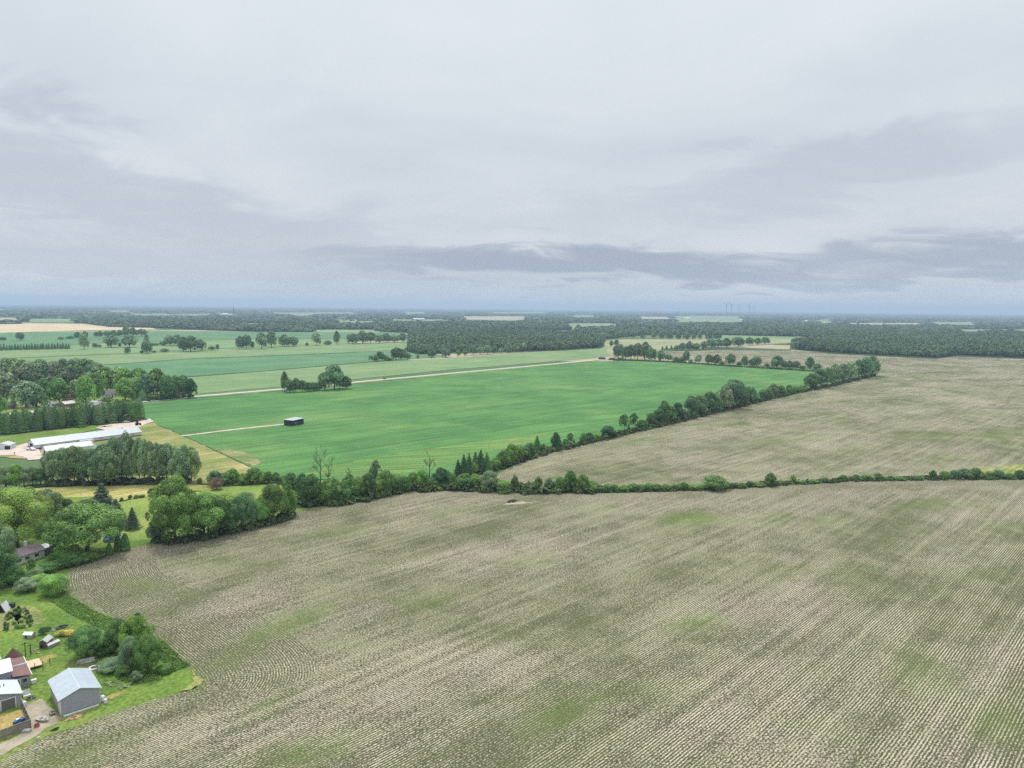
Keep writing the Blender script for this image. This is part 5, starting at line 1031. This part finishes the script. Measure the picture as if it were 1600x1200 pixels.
# village trees
row([('round', 10, 602, 38, 30, 'grey'), ('round', 28, 601, 37, 30, 'grey'), ('round', 46, 600, 37, 30, 'grey'), ('round', 66, 600, 38, 32, 'blue'), ('round', 84, 599, 34, 28, 'grey'), ('round', 100, 598, 36, 28, 'blue'), ('round', 116, 599, 40, 32, 'grey'), ('round', 133, 601, 38, 30, 'blue'), ('round', 152, 606, 40, 32, 'grey'), ('round', 140, 612, 30, 26, 'blue'), ('round', 168, 612, 34, 28, 'light'),
     ('round', 184, 612, 38, 30, 'grey'), ('round', 200, 616, 38, 30, 'light'), ('round', 216, 617, 42, 34, 'mid'), ('round', 232, 621, 36, 28, 'blue'), ('round', 247, 620, 42, 34, 'mid'), ('round', 262, 622, 36, 28, 'dark'), ('round', 276, 618, 34, 26, 'dark'), ('round', 287, 615, 28, 22, 'dark'), ('round', 298, 621, 30, 20, 'deep')],
    'in the wood behind the village', 'big trees behind the village')
row([('round', 1, 646, 28, 22, 'light'), ('round', 10, 634, 48, 36, 'grey'), ('round', 40, 636, 38, 34, 'grey'), ('round', 56, 636, 34, 26, 'blue'), ('round', 68, 634, 38, 22, 'dark'), ('thin', 73, 638, 20, 12, 'dark'), ('round', 91, 634, 42, 30, 'mid'), ('round', 108, 632, 18, 11, 'rust'), ('round', 118, 632, 36, 20, 'grey'), ('round', 135, 633, 44, 26, 'light'), ('round', 150, 628, 36, 30, 'mid'),
     ('bush', 169, 631, 12, 14, 'blue'), ('round', 195, 626, 36, 30, (.10, .15, .05)) if False else ('round', 195, 626, 36, 30, 'light'), ('cone', 209, 626, 15, 9, 'dark'), ('round', 214, 620, 30, 24, 'light'), ('spruce', 223, 626, 20, 18, 'blue'), ('bush', 240, 624, 10, 14, 'dark'), ('bush', 252, 624, 8, 16, 'dark'), ('bush', 264, 623, 8, 16, 'dark'), ('bush', 276, 622, 6, 14, 'dark')],
    'along the village street', 'garden trees along the village street')
# far hedge lines upper left
row([('bush', 5, 532, 5, 8, 'dark'), ('round', 31, 532, 12, 10, 'dark'), ('bush', 95, 531, 4, 8, 'dark'), ('bush', 109, 530, 6, 9, 'dark'), ('round', 121, 530, 10, 9, 'dark'), ('round', 133, 529, 10, 8, 'dark'), ('round', 150, 527, 8, 7, 'dark'), ('round', 157, 527, 10, 8, 'dark'), ('round', 168, 527, 10, 11, 'dark'), ('round', 178, 527, 10, 11, 'dark'), ('round', 187, 526, 10, 10, 'dark'), ('round', 197, 530, 20, 9, 'grey'), ('round', 208, 526, 14, 14, 'dark'), ('round', 222, 525, 10, 14, 'dark')],
    'on the farthest hedge line at left', 'trees of the farthest hedge line at left')
row([('round', 131, 545, 20, 14, 'grey'), ('bush', 148, 543, 6, 8, 'dark'), ('bush', 155, 543, 5, 6, 'dark'), ('round', 175, 543, 18, 20, 'blue'), ('bush', 187, 542, 6, 5, 'dark'), ('round', 202, 542, 20, 24, 'blue'), ('bush', 241, 540, 5, 12, 'dark'), ('bush', 254, 540, 6, 10, 'dark'), ('round', 266, 540, 17, 16, 'blue'), ('round', 278, 540, 16, 14, 'blue')],
    'on the middle hedge line at left', 'trees of the middle hedge line at left')
row([('round', 199, 553, 11, 8, 'dark'), ('bush', 222, 552, 6, 6, 'dark'), ('round', 230, 552, 19, 16, 'blue'), ('thin', 230, 551, 29, 9, 'grey'), ('bush', 241, 551, 4, 7, 'dark'), ('bush', 257, 550, 5, 12, 'dark'), ('round', 286, 549, 20, 18, 'blue'), ('round', 299, 549, 24, 22, 'blue'), ('round', 313, 548, 18, 16, 'blue'), ('bush', 330, 547, 5, 10, 'dark'), ('round', 340, 547, 9, 5, 'dark'), ('round', 374, 545, 18, 12, 'blue'), ('round', 384, 545, 20, 16, 'blue'), ('round', 395, 544, 10, 7, 'dark'),
     ('round', 409, 544, 25, 15, 'blue'), ('round', 424, 543, 23, 16, 'blue'), ('round', 444, 542, 18, 15, 'blue'), ('round', 458, 542, 15, 16, 'blue'), ('bush', 480, 541, 5, 5, 'dark'), ('round', 494, 540, 18, 13, 'grey'), ('bush', 513, 539, 8, 14, 'dark'), ('round', 526, 538, 18, 10, 'blue'), ('round', 552, 537, 17, 16, 'blue'), ('round', 566, 537, 18, 16, 'blue'), ('round', 579, 536, 17, 16, 'blue'), ('round', 592, 536, 14, 14, 'grey'), ('round', 604, 535, 13, 14, 'blue'), ('round', 616, 535, 12, 14, 'grey'), ('round', 630, 535, 14, 14, 'blue')],
    'on the long hedge line beyond the teal crop', 'trees of the long hedge line beyond the teal crop')
rr = random.Random(6)
row([('spruce', 2+i*4.4, 547.5-i*.10, 9.5+rr.uniform(-1, 1.5), 6.5, 'dark') for i in range(25)], 'in the far left spruce row', 'spruces of the far left row')
row([('round', 955, 541, 8, 6, 'dark'), ('round', 963, 541, 9, 8, 'dark')], 'of the lone pair in the pale field', 'lone pair of trees')
row([('spruce', 1035, 546, 5, 5, 'dark'), ('spruce', 1041, 546, 7, 6, 'dark'), ('spruce', 1049, 546, 7, 6, 'dark'), ('round', 1057, 547, 8, 9, 'blue'), ('round', 1066, 547, 11, 10, 'blue'), ('round', 1076, 547, 12, 12, 'blue'), ('round', 1087, 547, 12, 12, 'blue'), ('round', 1099, 546, 12, 12, 'blue'), ('round', 1111, 545, 14, 14, 'blue'), ('round', 1123, 544, 14, 14, 'blue'), ('round', 1136, 543, 13, 14, 'dark'), ('round', 1152, 542, 16, 18, 'blue'), ('round', 1172, 540, 12, 14, 'dark'), ('round', 1184, 539, 11, 12, 'dark'), ('round', 1196, 538, 11, 12, 'dark')],
    'in the far grove above the thin crop', 'trees of the far grove above the thin crop')
row([('round', 978, 528, 9, 8, 'blue'), ('round', 990, 528, 10, 9, 'blue'), ('round', 1004, 529, 6, 7, 'dark'), ('round', 1022, 529, 10, 10, 'blue'), ('round', 1034, 530, 11, 10, 'blue'), ('round', 1046, 530, 11, 10, 'blue'), ('round', 1060, 531, 10, 9, 'blue'), ('round', 1073, 531, 11, 11, 'blue'), ('round', 1084, 531, 12, 8, 'blue'), ('round', 1093, 531, 11, 7, 'blue'), ('round', 1108, 532, 15, 13, 'blue'), ('round', 1121, 532, 14, 13, 'blue')],
    'on the hedge line before the distant pale field', 'trees of the far hedge line right of the centre')
row([('bush', 190, 783, 5, 5, 'dark'), ('bush', 203, 780, 7, 6, 'dark'), ('bush', 213, 778, 5, 7, 'mid'), ('bush', 222, 777, 5, 8, 'dark'), ('bush', 236, 774, 10, 8, 'dark'), ('bush', 247, 772, 7, 6, 'mid'), ('bush', 253, 771, 12, 5, 'rust')],
    'on the line between hay and meadow', 'small shrubs between the hay and the meadow')
strip('meadow_line_scrub', [(186,784),(222,777),(264,769)], 1.4, .7, 1.2, .9, (.05, .09, .035), 'thin weedy line between the yellow hay and the meadow')
# dead trees
def dead(px, py, hpx, label, seed):
    x, y = G(px, py); s = depth(x, y)/FPX; h = hpx*s; rg = random.Random(seed)
    e = empty('dead_tree', (x, y, 0), rg.uniform(0, 6), label, 'dead tree', 'bare dead trees in the hedgerow')
    t = MB(); lean = (rg.uniform(-.4, .4), rg.uniform(-.4, .4)); t.tube((0, 0, -.2), (lean[0], lean[1], h*.45), .34, .2, 7); t.tube((lean[0], lean[1], h*.45), (lean[0]*.5, lean[1]*1.5, h), .2, .04, 6); t.build('trunk', M_DEAD, e)
    m = MB()
    def br(a, d, L, r, n):
        b = a+d*L; m.tube(a, b, r, r*.6, 5, False)
        if n:
            for _ in range(rg.choice((2, 3, 3))):
                dd = (d+Vector((rg.uniform(-.7, .7), rg.uniform(-.7, .7), rg.uniform(-.1, .7)))).normalized(); br(a+d*L*rg.uniform(.5, 1), dd, L*rg.uniform(.5, .8), r*.6, n-1)
    for i in range(9):
        z = h*rg.uniform(.25, .85); an = rg.uniform(0, 6.28); br(Vector((lean[0]*min(1, z/h*2), lean[1]*min(1, z/h*2), z)), Vector((math.cos(an)*.7, math.sin(an)*.7, .9)).normalized(), h*rg.uniform(.14, .26), .10, 3)
    m.build('limbs', M_DEAD, e)
dead(501, 762, 55, 'taller bare dead tree standing left of its companion in the hedgerow', 1)
dead(514, 764, 42, 'smaller bare dead tree close beside the taller dead one', 2)
dead(671, 755, 44, 'bare pale dead tree standing alone before the green crop', 3)
dead(546, 762, 30, 'short dead snag poking out of the hedgerow between leafy bushes', 7)
# ------------------------------------------------------------------ growth nobody could count
strip('hedge_undergrowth', [(455,785),(500,791),(560,781),(620,768),(700,763),(800,768),(930,768)], 9, 3.0, .22, 3.2, (.055, .098, .035), 'scrub and brambles at the foot of the hedgerow between the fields')
strip('ditch_scrub', [(930,768),(1000,767),(1100,764.5),(1200,758.5),(1330,751),(1440,749),(1600,747.5),(1700,747)], 5, 1.4, .6, 1.5, (.055, .098, .035), 'low scrub running along the ditch between the stubble fields')
strip('diagonal_scrub', [(715,748),(772,734),(810,721),(850,709),(905,695),(960,682),(1010,670),(1060,659),(1120,644),(1180,629),(1240,615),(1300,603),(1365,587)], 6, 2.6, .4, 2.2, (.05, .09, .035), 'low scrub along the diagonal hedge line')
strip('oak_clump_scrub', [(240,848),(300,845),(350,834),(400,824),(460,806)], 6, 2.6, .5, 2.0, (.05, .09, .035), 'dark scrub under the big oak clump')
strip('meadow_hedge_scrub', [(345,757),(400,756),(450,756)], 5, 2.0, .4, 2.0, (.07, .12, .04), 'bright scrub along the hedge above the meadow')
strip('tall_weeds', [(84,926),(100,940),(130,958),(165,974),(200,988),(222,996)], 4.5, .4, 14, .35, (.13, .25, .05), 'tall dark green weeds between the lawn and the near field', 10, 'weeds')
strip('clump_weeds', [(160,1025),(190,1045),(215,1060),(240,1056),(252,1054)], 5, .4, 7, .4, (.13, .24, .055), 'weeds and nettles growing around the workshop clump', 10, 'weeds')
strip('corner_weeds', [(236,1000),(262,1025),(283,1046)], 3.5, .5, 9, .4, (.11, .22, .05), 'dark weeds filling the field corner behind the clump', 10, 'weeds')
strip('far_crop_edge', [(960,563),(1050,566),(1150,573),(1280,581)], 7, 2.2, .14, 4, (.045, .08, .04), 'low scrub along the far edge of the green crop')
strip('village_hedge', [(232,627),(255,624.5),(280,622),(300,620)], 4, 2.0, .3, 2.5, (.03, .06, .035), 'dark clipped hedge along the village street end')
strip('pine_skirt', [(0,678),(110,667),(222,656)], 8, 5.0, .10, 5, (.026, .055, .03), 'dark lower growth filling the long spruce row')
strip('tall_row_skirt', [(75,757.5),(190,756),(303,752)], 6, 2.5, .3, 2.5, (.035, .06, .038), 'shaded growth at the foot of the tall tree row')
strip('bed_edge_plants', [(8,985),(10,972),(14,960),(24,953),(36,953),(44,962),(50,976)], 1.0, .5, 3.0, .5, (.04, .07, .03), 'border plants round the vegetable garden', 8, 'plants')
strip('white_blossom', [(158,1066),(172,1068),(190,1074),(210,1072)], 2.0, .6, 1.5, .45, (.30, .36, .22), 'pale flowering weeds behind the workshop', 8, 'weeds', (.6, .6, .5))
strip('verge_flowers', [(58,1158),(70,1150),(84,1147)], .9, .35, 1.6, .3, (.45, .48, .36), 'small white flowers on the grass strip by the driveway', 6, 'flowers', (.7, .7, .62))
# pale fields showing between the far-off woods
M_CL = [grass_mat('distant_field_a', (0.15, 0.23, 0.12), (0.21, 0.28, 0.15), (0.25, 0.27, 0.16), .4, sc=.1), grass_mat('distant_field_b', (0.30, 0.29, 0.20), (0.38, 0.35, 0.25), (0.33, 0.29, 0.21), .4, sc=.1)]
for i_, (xa, xb, ya, yb, mi) in enumerate([(490,590,515,519.5,0),(525,602,501.5,505.5,0),(608,700,499,503,0),(625,668,487.5,490,0),(718,824,494,499.5,1),(995,1050,494.5,498.5,1),(1052,1165,493.5,503.5,0),(885,965,505,511,0),(890,935,492.5,495,0),
        (1275,1305,499.5,506,0),(1322,1445,504.5,507.5,1),(1452,1530,503,508,0),(1495,1620,514.5,517,0),(-60,35,496.5,501.5,1),(-60,20,482.8,484,1),(160,205,484.6,487,0),(338,372,489.5,493,0),(380,470,505,509,0),(40,120,498,503,0),(760,860,487.5,489.5,0),(420,560,488,490.5,0),(200,330,491,494,0)]):
    sk = 1.2
    CLEAR.append([G(xa-4, ya+(.2)), G(xb-4, ya), G(xb+6, yb+4.2*(yb-479)/30+.6), G(xa+6, yb+4.2*(yb-479)/30+.8)])
    sheet('distant_field', [(xa-4,ya),(xb-6,ya+.2),(xb+5,yb+.3),(xa+7,yb)], .3, M_CL[mi], step=60, jit=2)
# woods
M_W1 = stuff_mat('woods_leaves', (.080, .150, .072), .65, 1.35); M_W2 = stuff_mat('far_woods_leaves', (.075, .140, .072), .7, 1.3)  # leaf colours shifted towards teal, painting in part of the distance haze
forest('central_woods', [(642,536),(640,549),(655,553),(700,551),(800,549),(870,547),(935,543),(941,540),(940,531),(900,526),(840,521),(700,519),(640,521)], 9.0, 15, 84, M_W1, 'dense broadleaf wood in the middle distance, left of centre')
forest('right_woods', [(1238,546),(1300,551),(1380,555),(1470,559),(1490,555),(1600,559),(1900,564),(1900,532),(1600,528),(1480,524),(1330,520),(1240,524),(1290,532),(1240,537)], 9.5, 16, 84, M_W1, 'broad dense wood along the right side of the picture')
forest('left_woods', [(-100,504),(60,503),(130,504.5),(175,511),(240,512.5),(330,516),(400,518.5),(540,519),(570,516.5),(640,520),(760,516),(900,516),(900,510),(640,505),(420,503),(200,500),(0,499),(-100,499)], 15, 17, 34, M_W2, 'wide far-off wood behind the hedge lines on the left')
forest('mid_right_woods', [(941,530),(1000,524),(1100,523),(1240,526),(1300,521),(1330,519),(1480,522),(1600,526),(1900,530),(1900,519),(1500,512),(1250,509),(1000,509),(905,511),(900,520)], 15, 16, 32, M_W2, 'far-off wood stretching behind the fields on the right')
forest('grove_behind_village', [(-60,596),(0,594),(60,592),(120,590),(160,598),(160,604),(100,602),(0,606),(-60,612)], 7.5, 13, 70, stuff_mat('grove_leaves', (.090, .14, .066), .55, 1.5), 'dense trees filling the wood behind the village')
# treelines and woodlots scattered to the horizon
def far_lots():
    rg = np.random.default_rng(12); k = 0
    bands = [(3300, 4600, 60, 24, 12, 90, 380), (4600, 7000, 90, 34, 9, 120, 650), (7000, 11000, 120, 55, 7, 160, 1200), (11000, 19000, 130, 95, 6, 260, 2600), (19000, 29000, 70, 170, 5, 500, 5000)]
    for bi, (r0, r1, cnt, sp, K, w0, l0) in enumerate(bands):
        P = []; 
        for j in range(cnt):
            D = rg.uniform(r0, r1); az = rg.uniform(-.72, .72); c = np.array([math.sin(az)*D, math.cos(az)*D])
            a = float(ROWA)+(0 if rg.uniform() < .6 else math.pi/2)
            if bi >= 3: a = -az+rg.normal(0, .2)
            l = l0*rg.uniform(.5, 1.6); wd_ = w0*rg.uniform(.3, 2.2)
            u = np.array([math.cos(a), math.sin(a)]); v = np.array([-u[1], u[0]])
            n = max(12, int(l*wd_/sp**2)); q = c+rg.uniform(-.5, .5, (n, 1))*l*u+rg.uniform(-.5, .5, (n, 1))*wd_*v
            P.append(q)
        P = cut(np.concatenate(P))
        hh = (15+4*(bi >= 3)+10*(bi == 4))*rg.uniform(.7, 1.2, len(P))
        mass('distant_woods', P, hh, sp*1.5*rg.uniform(.8, 1.3, len(P)), K, M_W2, ['scattered woodlots beyond the nearer far-off woods', 'scattered woodlots and tree lines toward the horizon', 'thin dark tree lines well short of the horizon', 'faint blue tree lines close to the horizon', 'faintest blue line of woods on the horizon'][bi], rg)
far_lots()
# ------------------------------------------------------------------ air
def haze():
    m, n = newmat('haze_air'); m.cycles.volume_sampling = 'DISTANCE'
    pv = n.node('ShaderNodeVolumePrincipled', ins={'Color': (0.56, 0.75, 0.97, 1), 'Density': HAZE, 'Anisotropy': 0.1})
    n.node('ShaderNodeOutputMaterial', ins={'Volume': pv.outputs[0]})
    o = MB().box(-31000, 31000, -31000, 31000, -1.5, 245).build('haze', m); tag(o, 'thin bluish summer haze over the whole countryside', 'haze', kind='stuff')
HAZE = 1.05e-4
haze()
